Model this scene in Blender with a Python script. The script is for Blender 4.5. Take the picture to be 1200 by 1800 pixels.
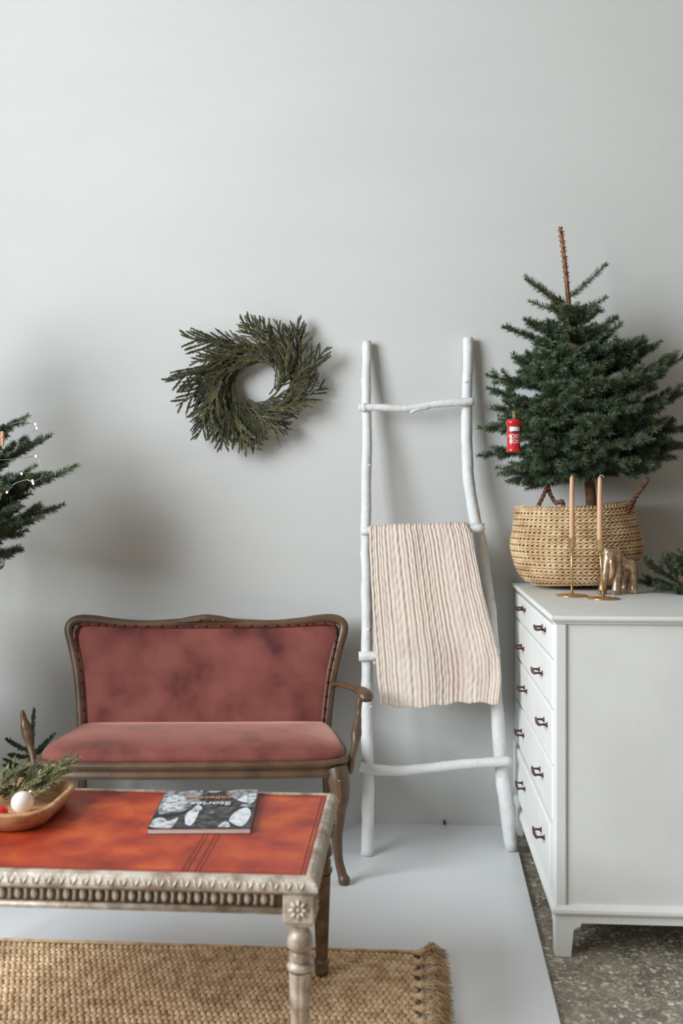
import bpy, bmesh, math, random
import numpy as np
from mathutils import Vector, Matrix

for o in list(bpy.data.objects):
    bpy.data.objects.remove(o)
scene = bpy.context.scene
COL = scene.collection

# ------------------------------------------------------------------ camera
cam_d = bpy.data.cameras.new('camera')
cam = bpy.data.objects.new('camera', cam_d)
COL.objects.link(cam)
cam.location = (0, 0, 1.2)
cam.rotation_euler = (math.radians(90), 0, math.atan(115 / 1750))
cam_d.sensor_fit = 'VERTICAL'
cam_d.sensor_height = 36
cam_d.sensor_width = 24
cam_d.lens = 35
cam_d.shift_y = -32 / 1800
cam_d.clip_start = 0.05
cam_d.dof.use_dof = True
cam_d.dof.focus_distance = 3.25
cam_d.dof.aperture_fstop = 2.8
scene.camera = cam

# ------------------------------------------------------------------ world, light, exposure
world = bpy.data.worlds.new('overcast_sky')
scene.world = world
world.use_nodes = True
bg = world.node_tree.nodes['Background']
bg.inputs[0].default_value = (0.80, 0.88, 1.0, 1)
bg.inputs[1].default_value = 1.0


def area_light(name, loc, rot, sx, sy, power, col):
    d = bpy.data.lights.new(name, 'AREA')
    d.shape = 'RECTANGLE'
    d.size, d.size_y = sx, sy
    d.energy = power
    d.color = col
    o = bpy.data.objects.new(name, d)
    COL.objects.link(o)
    o.location = loc
    o.rotation_euler = rot
    return o


# daylight entering by the tall window in the left wall
area_light('window_daylight', (-3.12, 0.25, 2.45), (0, math.radians(-90), 0), 2.4, 3.0, 312, (0.885, 0.955, 1.0))
vs = scene.view_settings
vs.view_transform = 'Standard'
vs.look = 'None'
vs.gamma = 1
vs.use_curve_mapping = False
vs.exposure = 0.14


# ------------------------------------------------------------------ materials
def lin(c):
    r = []
    for x in c:
        x = x / 255.0
        r.append(x / 12.92 if x <= 0.04045 else ((x + 0.055) / 1.055) ** 2.4)
    return (r[0], r[1], r[2], 1.0)


def mat(name, c1, c2=None, scale=8.0, rough=0.6, metal=0.0, bump=0.0, bscale=60.0, stretch=(1, 1, 1),
        detail=4.0, ramp=(0.35, 0.65), sheen=0.0, coat=0.0, spec=0.5, transl=0.0, c3=None):
    m = bpy.data.materials.new(name)
    m.use_nodes = True
    nt = m.node_tree
    b = nt.nodes['Principled BSDF']
    b.inputs['Roughness'].default_value = rough
    b.inputs['Metallic'].default_value = metal
    b.inputs['Specular IOR Level'].default_value = spec
    if sheen:
        b.inputs['Sheen Weight'].default_value = sheen
        b.inputs['Sheen Roughness'].default_value = 0.35
        b.inputs['Sheen Tint'].default_value = lin(c2 or c1) if sheen < 0.9 else lin((255, 200, 180))
    if coat:
        b.inputs['Coat Weight'].default_value = coat
        b.inputs['Coat Roughness'].default_value = 0.25
    tc = nt.nodes.new('ShaderNodeTexCoord')
    mp = nt.nodes.new('ShaderNodeMapping')
    mp.inputs['Scale'].default_value = stretch
    nt.links.new(tc.outputs['Object'], mp.inputs['Vector'])
    if c2 is None:
        b.inputs['Base Color'].default_value = lin(c1)
    else:
        n = nt.nodes.new('ShaderNodeTexNoise')
        n.inputs['Scale'].default_value = scale
        n.inputs['Detail'].default_value = detail
        nt.links.new(mp.outputs[0], n.inputs['Vector'])
        r = nt.nodes.new('ShaderNodeValToRGB')
        r.color_ramp.elements[0].position = ramp[0]
        r.color_ramp.elements[0].color = lin(c1)
        r.color_ramp.elements[1].position = ramp[1]
        r.color_ramp.elements[1].color = lin(c2)
        if c3 is not None:
            e = r.color_ramp.elements.new((ramp[0] + ramp[1]) / 2)
            e.color = lin(c3)
        nt.links.new(n.outputs['Fac'], r.inputs[0])
        nt.links.new(r.outputs[0], b.inputs['Base Color'])
    if bump:
        n2 = nt.nodes.new('ShaderNodeTexNoise')
        n2.inputs['Scale'].default_value = bscale
        n2.inputs['Detail'].default_value = 5
        nt.links.new(mp.outputs[0], n2.inputs['Vector'])
        bp = nt.nodes.new('ShaderNodeBump')
        bp.inputs['Strength'].default_value = bump
        bp.inputs['Distance'].default_value = 0.01
        nt.links.new(n2.outputs['Fac'], bp.inputs['Height'])
        nt.links.new(bp.outputs[0], b.inputs['Normal'])
    return m


def terrazzo():
    m = bpy.data.materials.new('terrazzo')
    m.use_nodes = True
    nt = m.node_tree
    b = nt.nodes['Principled BSDF']
    b.inputs['Roughness'].default_value = 0.45
    tc = nt.nodes.new('ShaderNodeTexCoord')
    base = nt.nodes.new('ShaderNodeTexNoise')
    base.inputs['Scale'].default_value = 9
    base.inputs['Detail'].default_value = 6
    nt.links.new(tc.outputs['Object'], base.inputs['Vector'])
    rb = nt.nodes.new('ShaderNodeValToRGB')
    rb.color_ramp.elements[0].position = 0.35
    rb.color_ramp.elements[0].color = lin((98, 92, 84))
    rb.color_ramp.elements[1].position = 0.7
    rb.color_ramp.elements[1].color = lin((158, 148, 130))
    nt.links.new(base.outputs['Fac'], rb.inputs[0])
    prev = rb.outputs[0]
    for sc, thr, ca, cb in ((70, 0.30, (200, 192, 170), (128, 112, 96)), (150, 0.34, (200, 192, 172), (140, 126, 110)),
                            (48, 0.20, (232, 228, 216), (190, 180, 160))):
        v = nt.nodes.new('ShaderNodeTexVoronoi')
        v.inputs['Scale'].default_value = sc
        v.inputs['Randomness'].default_value = 1
        nz = nt.nodes.new('ShaderNodeTexNoise')
        nz.inputs['Scale'].default_value = sc * 1.6
        nt.links.new(tc.outputs['Object'], nz.inputs['Vector'])
        mx = nt.nodes.new('ShaderNodeMix')
        mx.data_type = 'VECTOR'
        mx.inputs[0].default_value = 0.02
        nt.links.new(tc.outputs['Object'], mx.inputs[4])
        nt.links.new(nz.outputs['Color'], mx.inputs[5])
        nt.links.new(mx.outputs[1], v.inputs['Vector'])
        sep = nt.nodes.new('ShaderNodeSeparateColor')
        nt.links.new(v.outputs['Color'], sep.inputs[0])
        # chip radius differs cell by cell
        mul = nt.nodes.new('ShaderNodeMath')
        mul.operation = 'MULTIPLY'
        mul.inputs[1].default_value = thr * 2
        nt.links.new(sep.outputs[0], mul.inputs[0])
        lt = nt.nodes.new('ShaderNodeMath')
        lt.operation = 'LESS_THAN'
        nt.links.new(v.outputs['Distance'], lt.inputs[0])
        nt.links.new(mul.outputs[0], lt.inputs[1])
        cm = nt.nodes.new('ShaderNodeMix')
        cm.data_type = 'RGBA'
        cm.inputs[6].default_value = lin(ca)
        cm.inputs[7].default_value = lin(cb)
        nt.links.new(sep.outputs[1], cm.inputs[0])
        fm = nt.nodes.new('ShaderNodeMix')
        fm.data_type = 'RGBA'
        nt.links.new(lt.outputs[0], fm.inputs[0])
        nt.links.new(prev, fm.inputs[6])
        nt.links.new(cm.outputs[2], fm.inputs[7])
        prev = fm.outputs[2]
    nt.links.new(prev, b.inputs['Base Color'])
    return m


def emit(name, c, s):
    m = bpy.data.materials.new(name)
    m.use_nodes = True
    b = m.node_tree.nodes['Principled BSDF']
    b.inputs['Base Color'].default_value = lin(c)
    b.inputs['Emission Color'].default_value = lin(c)
    b.inputs['Emission Strength'].default_value = s
    return m


M = {
    'plaster': mat('white_plaster', (203, 203, 200), (206, 206, 203), 1.5, 0.9, bump=0.10, bscale=45, stretch=(1, 1, 3)),
    'warmwall': mat('warm_grey_brick_paint', (162, 147, 132), (172, 157, 142), 4, 0.9),
    'ceil': mat('ceiling_paint', (178, 173, 166), rough=0.9),
    'platform': mat('white_floor_paint', (222, 224, 226), (228, 229, 230), 3, 0.42, bump=0.04, bscale=30),
    'terrazzo': terrazzo(),
    'edge': mat('dark_board_edge', (60, 54, 50), rough=0.8),
    'chest': mat('white_chest_paint', (226, 226, 222), (232, 232, 229), 6, 0.5, bump=0.06, bscale=35),
    'gap': mat('dark_gap', (60, 30, 26), rough=0.9),
    'handle': mat('dark_handle_metal', (70, 38, 40), (92, 56, 56), 60, 0.4, metal=0.4),
    'ladder': mat('white_painted_branch', (216, 216, 214), (228, 228, 227), 14, 0.62, bump=0.35, bscale=55),
    'blanket': mat('muslin', (226, 208, 194), (216, 194, 186), 5, 0.95, bump=0.4, bscale=150, stretch=(3, 3, 0.8),
                   c3=(226, 212, 198), sheen=0.2),
    'wood': mat('carved_walnut', (76, 54, 37), (108, 80, 54), 9, 0.45, bump=0.12, bscale=40, stretch=(1, 1, 1), coat=0.25),
    'velvet': mat('dusty_rose_velvet', (84, 40, 36), (140, 79, 70), 8, 0.85, bump=0.08, bscale=14, ramp=(0.28, 0.62),
                  sheen=0.9, c3=(125, 64, 57), detail=6),
    'piping': mat('dark_red_gimp', (92, 36, 34), (116, 48, 44), 90, 0.8),
    'stud': mat('upholstery_stud', (70, 40, 30), rough=0.45, metal=0.6),
    'leather': mat('orange_leather', (132, 40, 27), (204, 98, 44), 11, 0.42, bump=0.10, bscale=60, detail=9, ramp=(0.28, 0.74),
                   c3=(177, 65, 35), coat=0.10),
    'tool': mat('tooled_line', (98, 34, 22), (126, 50, 26), 40, 0.5),
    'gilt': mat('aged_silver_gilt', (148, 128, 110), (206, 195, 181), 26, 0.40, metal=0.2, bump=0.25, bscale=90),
    'giltdark': mat('aged_gilt_shaded', (92, 72, 54), (130, 108, 84), 25, 0.5, metal=0.2, bump=0.2, bscale=80),  # same gilt with shade put into its colour: apron recess and rear legs
    'page': mat('magazine_paper', (214, 200, 190), (190, 170, 160), 200, 0.8, stretch=(0.1, 0.1, 6)),
    'black': mat('printed_black', (36, 37, 39), (104, 106, 108), 55, 0.35, ramp=(0.45, 0.75), detail=5),
    'print1': mat('printed_light_grey', (214, 217, 220), (120, 122, 124), 70, 0.35, ramp=(0.46, 0.64), detail=6),
    'print2': mat('printed_pale', (226, 231, 236), (160, 165, 170), 60, 0.35, ramp=(0.5, 0.72), detail=5),
    'print3': mat('printed_mid_grey', (168, 170, 172), (78, 80, 82), 60, 0.35, ramp=(0.42, 0.62), detail=6),
    'orange_ink': mat('printed_orange', (196, 140, 96), rough=0.4),
    'white_ink': mat('printed_white', (225, 225, 225), rough=0.4),
    'tray': mat('light_carved_wood', (168, 118, 80), (206, 160, 116), 12, 0.5, bump=0.08, stretch=(1, 6, 6), coat=0.1),
    'pearl': mat('pearl_white', (226, 216, 208), (236, 228, 222), 6, 0.28, coat=0.4),
    'red': mat('red_enamel', (186, 22, 26), (200, 34, 36), 8, 0.25, coat=0.5),
    'jute': mat('jute', (186, 152, 114), (232, 206, 168), 30, 0.9, detail=6, c3=(214, 184, 144)),
    'jute2': mat('jute_base', (120, 92, 64), (150, 118, 86), 40, 0.95),
    'seagrass': mat('seagrass', (188, 152, 110), (224, 198, 160), 22, 0.75, detail=5, c3=(206, 174, 132)),
    'brownrope': mat('brown_rope', (88, 58, 44), (126, 88, 66), 60, 0.85),
    'potblack': mat('black_pot_plastic', (26, 26, 27), rough=0.5),
    'soil': mat('soil', (36, 28, 22), (60, 46, 36), 40, 0.95, bump=0.6, bscale=60),
    'brass': mat('brushed_brass', (204, 168, 118), (218, 186, 138), 30, 0.30, metal=0.9),
    'candle': mat('peach_gold_wax', (206, 158, 122), (216, 172, 136), 10, 0.42, coat=0.2),
    'wick': mat('wick', (210, 200, 190), rough=0.9),
    'goldfig': mat('antique_gold_paint', (152, 124, 98), (208, 184, 156), 26, 0.32, metal=0.7, bump=0.25, bscale=50),
    'needle': mat('fir_needles', (60, 78, 54), (100, 116, 80), 14, 0.55),
    'needle2': mat('fir_needles_deep', (52, 72, 58), (88, 108, 84), 14, 0.5),
    'needletip': mat('fir_needles_young', (90, 108, 72), (116, 126, 86), 30, 0.6),
    'bark': mat('fir_bark', (92, 66, 44), (128, 96, 62), 60, 0.9, bump=0.3, bscale=150),
    'bud': mat('fir_leader_bark', (122, 86, 62), (150, 110, 80), 60, 0.9),
    'wr1': mat('wreath_green', (70, 72, 48), (100, 100, 68), 20, 0.65),
    'wr2': mat('wreath_green_olive', (104, 102, 66), (138, 132, 90), 20, 0.65),
    'wr3': mat('wreath_green_dark', (48, 52, 40), (74, 76, 56), 20, 0.65),
    'herb': mat('pale_cypress_green', (104, 116, 78), (150, 152, 108), 40, 0.7),
    'vine': mat('vine_stem', (74, 54, 38), (100, 76, 54), 40, 0.9),
    'glassy': mat('silver_bauble', (190, 186, 180), rough=0.12, metal=0.9),
    'rosegold': mat('rose_gold_beads', (206, 160, 140), (226, 190, 172), 60, 0.25, metal=0.6),
    'palewood': mat('pale_wood', (196, 150, 112), (212, 172, 134), 30, 0.6),
    'wire': mat('silver_wire', (190, 188, 184), rough=0.4, metal=0.5),
    'led': emit('led_drop', (255, 250, 240), 2.0),
}


# ------------------------------------------------------------------ helpers
def tag(o, label=None, cat=None, group=None, kind=None):
    if label: o['label'] = label
    if cat: o['category'] = cat
    if group: o['group'] = group
    if kind: o['kind'] = kind
    return o


def empty(name, loc, label=None, cat=None, group=None, rz=0.0):
    o = bpy.data.objects.new(name, None)
    COL.objects.link(o)
    o.location = loc
    o.rotation_euler = (0, 0, rz)
    o.empty_display_size = 0.05
    return tag(o, label, cat, group)


def link(name, me, parent=None, loc=(0, 0, 0), rot=(0, 0, 0), scale=(1, 1, 1)):
    o = bpy.data.objects.new(name, me)
    COL.objects.link(o)
    o.parent = parent
    o.location = loc
    o.rotation_euler = rot
    o.scale = scale
    return o


def mesh_np(name, V, faces_flat, sizes, mi, mats, smooth=True):
    me = bpy.data.meshes.new(name)
    nv, nl, nf = len(V), len(faces_flat), len(sizes)
    me.vertices.add(nv)
    me.vertices.foreach_set('co', np.asarray(V, dtype=np.float32).ravel())
    me.loops.add(nl)
    me.loops.foreach_set('vertex_index', np.asarray(faces_flat, dtype=np.int32))
    me.polygons.add(nf)
    starts = np.concatenate(([0], np.cumsum(sizes)[:-1])).astype(np.int32)
    me.polygons.foreach_set('loop_start', starts)
    me.polygons.foreach_set('loop_total', np.asarray(sizes, dtype=np.int32))
    me.polygons.foreach_set('material_index', np.asarray(mi, dtype=np.int32))
    me.polygons.foreach_set('use_smooth', np.full(nf, smooth, dtype=bool))
    for m in mats:
        me.materials.append(m)
    me.update(calc_edges=True)
    return me


def frames(path, closed=False):
    P = [Vector(p) for p in path]
    n = len(P)
    T = []
    for i in range(n):
        if closed:
            t = P[(i + 1) % n] - P[i - 1]
        else:
            t = P[min(i + 1, n - 1)] - P[max(i - 1, 0)]
        T.append(t.normalized() if t.length > 1e-9 else Vector((0, 0, 1)))
    up = Vector((0, 0, 1))
    if abs(T[0].dot(up)) > 0.9:
        up = Vector((0, -1, 0))
    u = (up - T[0] * up.dot(T[0])).normalized()
    U, W = [], []
    for i in range(n):
        u = (u - T[i] * u.dot(T[i]))
        u.normalize()
        U.append(u.copy())
        W.append(T[i].cross(u))
    return P, T, U, W


class MB:
    def __init__(s):
        s.v, s.f, s.m, s.sm = [], [], [], []

    def add(s, verts, faces, mi=0, smooth=True):
        k = len(s.v)
        s.v.extend([tuple(p) for p in verts])
        for f in faces:
            s.f.append(tuple(i + k for i in f))
            s.m.append(mi)
            s.sm.append(smooth)
        return s

    def box(s, lo, hi, bevel=0.0, mi=0, rot=None, seg=1):
        bm = bmesh.new()
        bmesh.ops.create_cube(bm, size=1)
        c = [(lo[i] + hi[i]) / 2 for i in range(3)]
        for v in bm.verts:
            v.co = Vector([v.co[i] * (hi[i] - lo[i]) for i in range(3)])
        if bevel:
            bmesh.ops.bevel(bm, geom=bm.edges[:], offset=bevel, segments=seg, affect='EDGES', profile=0.5)
        if rot is not None:
            bmesh.ops.transform(bm, matrix=rot.to_4x4(), verts=bm.verts[:])
        bm.verts.index_update()
        s.add([(v.co + Vector(c)) for v in bm.verts], [[v.index for v in f.verts] for f in bm.faces], mi, False)
        bm.free()
        return s

    def rings(s, R, mi=0, caps=(True, True), closed=False, smooth=True):
        n = len(R[0])
        vs = [p for r in R for p in r]
        fs = []
        k = len(R)
        for i in range(k if closed else k - 1):
            a, b = i * n, ((i + 1) % k) * n
            for j in range(n):
                j2 = (j + 1) % n
                fs.append((a + j, a + j2, b + j2, b + j))
        if not closed:
            if caps[0]: fs.append(tuple(range(n - 1, -1, -1)))
            if caps[1]: fs.append(tuple((k - 1) * n + j for j in range(n)))
        return s.add(vs, fs, mi, smooth)

    def tube(s, path, r, n=8, mi=0, closed=False, wob=0.0, rng=None, flat=1.0, caps=(True, True)):
        P, T, U, W = frames(path, closed)
        R = []
        for i, p in enumerate(P):
            rr = r[i] if isinstance(r, (list, tuple)) else r
            ra, rb = rr if isinstance(rr, tuple) else (rr, rr * flat)
            ring = []
            for j in range(n):
                a = 2 * math.pi * j / n
                q = 1 + (rng.uniform(-wob, wob) if wob else 0)
                ring.append(p + U[i] * (math.cos(a) * ra * q) + W[i] * (math.sin(a) * rb * q))
            R.append(ring)
        return s.rings(R, mi, caps, closed)

    def lathe(s, prof, c=(0, 0, 0), n=24, mi=0, sx=1.0, sy=1.0, fl=None, caps=(True, True), smooth=True):
        R = []
        for k, (r, z) in enumerate(prof):
            ring = []
            for j in range(n):
                a = 2 * math.pi * j / n
                q = fl(k, a) if fl else 1
                ring.append((c[0] + r * q * sx * math.cos(a), c[1] + r * q * sy * math.sin(a), c[2] + z))
            R.append(ring)
        return s.rings(R, mi, caps, smooth=smooth)

    def ell(s, c, r, n=12, k=7, mi=0, rot=None):
        R = []
        for i in range(k):
            t = math.pi * (0.02 + 0.96 * i / (k - 1))
            ring = []
            for j in range(n):
                a = 2 * math.pi * j / n
                p = Vector((r[0] * math.sin(t) * math.cos(a), r[1] * math.sin(t) * math.sin(a), -r[2] * math.cos(t)))
                if rot is not None: p = rot @ p
                ring.append(p + Vector(c))
            R.append(ring)
        return s.rings(R, mi)

    def grid(s, fn, nu, nv, mi=0):
        vs = [fn(i / nu, j / nv) for j in range(nv + 1) for i in range(nu + 1)]
        fs = []
        for j in range(nv):
            for i in range(nu):
                a = j * (nu + 1) + i
                fs.append((a, a + 1, a + nu + 2, a + nu + 1))
        return s.add(vs, fs, mi)

    def mesh(s, name, mats, org=(0, 0, 0)):
        V = np.array(s.v, dtype=np.float64) - np.array(org)
        flat = [i for f in s.f for i in f]
        me = mesh_np(name, V, flat, [len(f) for f in s.f], s.m, mats if isinstance(mats, (list, tuple)) else [mats])
        me.polygons.foreach_set('use_smooth', np.array(s.sm, dtype=bool))
        return me

    def build(s, name, mats, parent=None, org=(0, 0, 0), fixn=False):
        me = s.mesh(name, mats, org)
        if fixn:
            bm = bmesh.new()
            bm.from_mesh(me)
            bmesh.ops.recalc_face_normals(bm, faces=bm.faces[:])
            bm.to_mesh(me)
            bm.free()
        return link(name, me, parent)


def smooth_path(pts, k=6):
    """Catmull-Rom through the points."""
    P = [Vector(p) for p in pts]
    out = []
    n = len(P)
    for i in range(n - 1):
        p0, p1, p2, p3 = P[max(i - 1, 0)], P[i], P[i + 1], P[min(i + 2, n - 1)]
        for j in range(k):
            t = j / k
            out.append(0.5 * ((2 * p1) + (p2 - p0) * t + (2 * p0 - 5 * p1 + 4 * p2 - p3) * t * t + (3 * p1 - p0 - 3 * p2 + p3) * t ** 3))
    out.append(P[-1])
    return out


def smooth_vals(v, k=6):
    out = []
    n = len(v)
    for i in range(n - 1):
        for j in range(k):
            t = j / k
            t = t * t * (3 - 2 * t)
            out.append(v[i] * (1 - t) + v[i + 1] * t)
    out.append(v[-1])
    return out


def single(o, org):
    """a top-level thing that is one mesh: move its origin to its base"""
    o.location = org
    return o


# ------------------------------------------------------------------ conifer twigs
class Fir:
    """Collects stems and needles of one branch, then makes one mesh of them."""

    def __init__(s, seed, ln=0.015, wd=0.0015, dens=1500, ang=52, tipc=0.35):
        s.rng = np.random.default_rng(seed)
        s.r = random.Random(seed)
        s.V, s.F, s.S, s.MI = [], [], [], []
        s.n = 0
        s.ln, s.wd, s.dens, s.ang, s.tipc = ln, wd, dens, ang, tipc

    def stem(s, pts, r0, r1, needles=(0.0, 1.0), mi=2, tip=False, lnk=1.0):
        P, T, U, W = frames(pts)
        n = len(P)
        k = 5
        base = s.n
        for i in range(n):
            rr = r0 + (r1 - r0) * i / (n - 1)
            for j in range(k):
                a = 2 * math.pi * j / k
                s.V.append(P[i] + U[i] * rr * math.cos(a) + W[i] * rr * math.sin(a))
        for i in range(n - 1):
            for j in range(k):
                j2 = (j + 1) % k
                s.F.extend((base + i * k + j, base + i * k + j2, base + (i + 1) * k + j2, base + (i + 1) * k + j))
                s.S.append(4)
                s.MI.append(mi)
        s.F.extend([base + (n - 1) * k + j for j in range(k)])
        s.S.append(k)
        s.MI.append(mi)
        s.n += n * k
        if needles is None:
            return
        L = sum((P[i + 1] - P[i]).length for i in range(n - 1))
        N = int(L * s.dens * (needles[1] - needles[0]))
        if N < 3: return
        PA = np.array([tuple(p) for p in P]); TA = np.array([tuple(t) for t in T])
        UA = np.array([tuple(u) for u in U]); WA = np.array([tuple(w) for w in W])
        t = s.rng.uniform(needles[0], needles[1], N)
        x = np.minimum(t * (n - 1), n - 1.0001)
        i0 = x.astype(int); fr = (x - i0)[:, None]
        p = PA[i0] * (1 - fr) + PA[i0 + 1] * fr
        tt = TA[i0]; u = UA[i0]; w = WA[i0]
        a = s.rng.uniform(0, 2 * math.pi, N)
        rad = u * np.cos(a)[:, None] + w * np.sin(a)[:, None]
        an = np.radians(s.ang + s.rng.normal(0, 9, N) - 22 * np.clip((t - 0.85) / 0.15, 0, 1))
        d = tt * np.cos(an)[:, None] + rad * np.sin(an)[:, None]
        d[:, 2] += 0.12
        d /= np.linalg.norm(d, axis=1)[:, None]
        ln = s.ln * lnk * s.rng.uniform(0.7, 1.1, N) * (1 - 0.25 * np.clip((t - 0.8) / 0.2, 0, 1))
        e1 = np.cross(d, tt); e1 /= np.linalg.norm(e1, axis=1)[:, None] + 1e-9
        e2 = np.cross(d, e1)
        h = s.wd / 2
        b0 = p + e1 * h
        b1 = p - e1 * h * 0.5 + e2 * h * 0.87
        b2 = p - e1 * h * 0.5 - e2 * h * 0.87
        mid = d * (ln * 0.62)[:, None]
        tipv = p + d * ln[:, None]
        # base triangle, waist triangle (keeps its width), point
        VV = np.stack([b0, b1, b2, b0 + mid, b1 + mid, b2 + mid, tipv], axis=1).reshape(-1, 3)
        k0 = s.n + 7 * np.arange(N)[:, None]
        quads = np.concatenate([k0 + np.array([[0, 1, 4, 3]]), k0 + np.array([[1, 2, 5, 4]]), k0 + np.array([[2, 0, 3, 5]])])
        tris = np.concatenate([k0 + np.array([[3, 4, 6]]), k0 + np.array([[4, 5, 6]]), k0 + np.array([[5, 3, 6]])])
        s.V.extend(VV.tolist())
        s.F.extend(quads.ravel().tolist()); s.S.extend([4] * (3 * N))
        s.F.extend(tris.ravel().tolist()); s.S.extend([3] * (3 * N))
        m = np.where(s.rng.random(N) < 0.5, 0, 1)
        if tip:
            m = np.where((t > 0.72) & (s.rng.random(N) < s.tipc * 2), 3, m)
        s.MI.extend(np.tile(m, 3).tolist()); s.MI.extend(np.tile(m, 3).tolist())
        s.n += 7 * N

    def branch(s, p0, p1, side=6, r0=0.004, start=0.22, spread=46, bend=0.05, sidelen=0.5, plane=None, needle0=0.12, third=True):
        r = s.r
        p0, p1 = Vector(p0), Vector(p1)
        d = p1 - p0
        L = d.length
        mid = (p0 + p1) / 2 + Vector((0, 0, -bend * L)) + Vector((r.uniform(-1, 1), r.uniform(-1, 1), 0)) * 0.03 * L
        pts = []
        for i in range(9):
            t = i / 8
            pts.append((1 - t) ** 2 * p0 + 2 * t * (1 - t) * mid + t * t * p1)
        s.stem(pts, r0, 0.0014, (needle0, 1.0), tip=r.random() < s.tipc * 1.6)
        dn = d.normalized()
        if plane is None:
            sv = dn.cross(Vector((0, 0, 1)))
            if sv.length < 0.2: sv = dn.cross(Vector((0, 1, 0)))
        else:
            sv = dn.cross(Vector(plane))
        sv.normalize()
        nv = sv.cross(dn)
        for k in range(side):
            t = start + (0.9 - start) * (k + r.uniform(0.1, 0.9)) / side
            sg = 1 if k % 2 else -1
            x = t * 8; i = min(int(x), 7); q = pts[i].lerp(pts[i + 1], x - i)
            tg = (pts[i + 1] - pts[i]).normalized()
            a = math.radians(spread + r.uniform(-8, 8))
            tilt = r.uniform(-0.45, 0.55)
            e = tg * math.cos(a) + (sv * sg + nv * tilt).normalized() * math.sin(a)
            l = L * sidelen * (1.05 - t) * r.uniform(0.8, 1.2) + 0.018
            end = q + e * l + Vector((0, 0, 0.08 * l))
            qs = [q, q.lerp(end, 0.5) + tg * 0.02 * l, end]
            s.stem(qs, r0 * 0.5, 0.001, (0.0, 1.0), tip=r.random() < s.tipc)
            if third and l > 0.07:
                for sg2 in (-1, 1):
                    b = q.lerp(end, r.uniform(0.35, 0.6))
                    e2 = (e + (tg * 0.6 if sg2 > 0 else sv * sg * 0.7) + Vector((0, 0, r.uniform(-.3, .3)))).normalized()
                    s.stem([b, b + e2 * l * 0.2, b + e2 * l * 0.42], r0 * 0.35, 0.001, (0, 1), tip=r.random() < s.tipc)

    def mesh(s, name, mats, org=(0, 0, 0), ymax=None):
        V = np.array([tuple(v) for v in s.V], dtype=np.float64)
        if ymax is not None:
            over = V[:, 1] > ymax
            V[over, 1] = ymax - 0.0004 * np.arange(over.sum()) % 0.004
        return mesh_np(name, V - np.array(org), s.F, s.S, s.MI, mats, smooth=False)


# ================================================================== SETTING
WALL = 3.635
FLOOR = -0.015


def struct(o):
    o['kind'] = 'structure'
    return o


struct(MB().box((-3.3, WALL, -0.1), (4.8, WALL + 0.15, 5.2)).build('wall_back', M['plaster']))
# left wall with a tall window opening (out of frame, lets the daylight in)
wl = MB()
wl.box((-3.3, -5.2, -0.1), (-3.15, -1.3, 5.2))
wl.box((-3.3, 1.8, -0.1), (-3.15, WALL, 5.2))
wl.box((-3.3, -1.3, -0.1), (-3.15, 1.8, 1.2))
wl.box((-3.3, -1.3, 3.7), (-3.15, 1.8, 5.2))
struct(wl.build('wall_left', M['plaster']))
struct(MB().box((4.65, -5.2, -0.1), (4.8, WALL, 5.2)).build('wall_right', M['warmwall']))
struct(MB().box((-3.3, -5.2, -0.1), (4.8, -5.05, 5.2)).build('wall_rear', M['warmwall']))
struct(MB().box((-3.3, -5.2, 5.15), (4.8, WALL, 5.25)).build('ceiling', M['ceil']))
struct(MB().box((-3.3, -5.2, -0.12), (4.8, WALL, FLOOR)).build('floor', M['terrazzo']))
# window frame
w = MB()
for y in (-1.3, -0.28, 0.74, 1.76):
    w.box((-3.24, y, 1.2), (-3.2, y + 0.04, 3.7), 0.003)
for z in (1.2, 2.5, 3.66):
    w.box((-3.24, -1.3, z), (-3.2, 1.8, z + 0.04), 0.003)
struct(w.build('window_1', M['chest']))
# thin white painted platform; its right edge runs towards the camera just left of the chest
pf = MB()
xe0, xe1 = 0.3265, 0.3775          # at y=1.4 and y=WALL
ye0 = 1.2
bot, top = FLOOR + 0.0005, 0.0
P0 = [(-3.14, ye0), (0.321, ye0), (0.379, WALL - 0.001), (-3.14, WALL - 0.001)]
for (z0, z1, mi, off) in ((bot, -0.004, 1, -0.002), (-0.004, top, 0, 0.0)):
    pts = [(x + (off if x > 0 else 0), y) for x, y in P0]
    pf.add([(x, y, z0) for x, y in pts] + [(x, y, z1) for x, y in pts],
           [(3, 2, 1, 0), (4, 5, 6, 7), (0, 1, 5, 4), (1, 2, 6, 5), (2, 3, 7, 6), (3, 0, 4, 7)], mi, False)
struct(pf.build('floor_platform', [M['platform'], M['edge']]))
# small cable stub by the wall foot
cs = MB().tube([(0.135, WALL - 0.001, 0.012), (0.135, WALL - 0.012, 0.010), (0.139, WALL - 0.016, 0.004)], 0.004, 8)
o = cs.build('cable_stub', M['edge'], None, (0.135, WALL - 0.01, 0.0))
single(o, (0.135, WALL - 0.01, 0.0))
tag(o, 'tiny dark cable stub at the foot of the white wall behind the ladder', 'cable')

# ================================================================== SETTEE
SO = empty('settee', (-0.666, 3.0226, 0.0), 'small carved wood settee in dusty rose velvet, its left arm broken to a stump', 'settee', rz=math.radians(5))


def yb(z): return 0.40 + (z - 0.42) * 0.22


half = [(0.424, 0.30), (0.424, 0.387), (0.432, 0.47), (0.446, 0.57), (0.468, 0.66), (0.484, 0.715), (0.478, 0.742), (0.45, 0.755),
        (0.40, 0.754), (0.33, 0.744), (0.225, 0.7355), (0.10, 0.741), (0.0, 0.749)]
outl = [(x, yb(z), z) for x, z in half] + [(-x, yb(z), z) for x, z in half[-2::-1]]
bf = MB()
path = smooth_path(outl, 5)
bf.tube(path, [(0.0135, 0.017)] * len(path), 10)
backf = bf.build('back_frame', M['wood'], SO)
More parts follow.
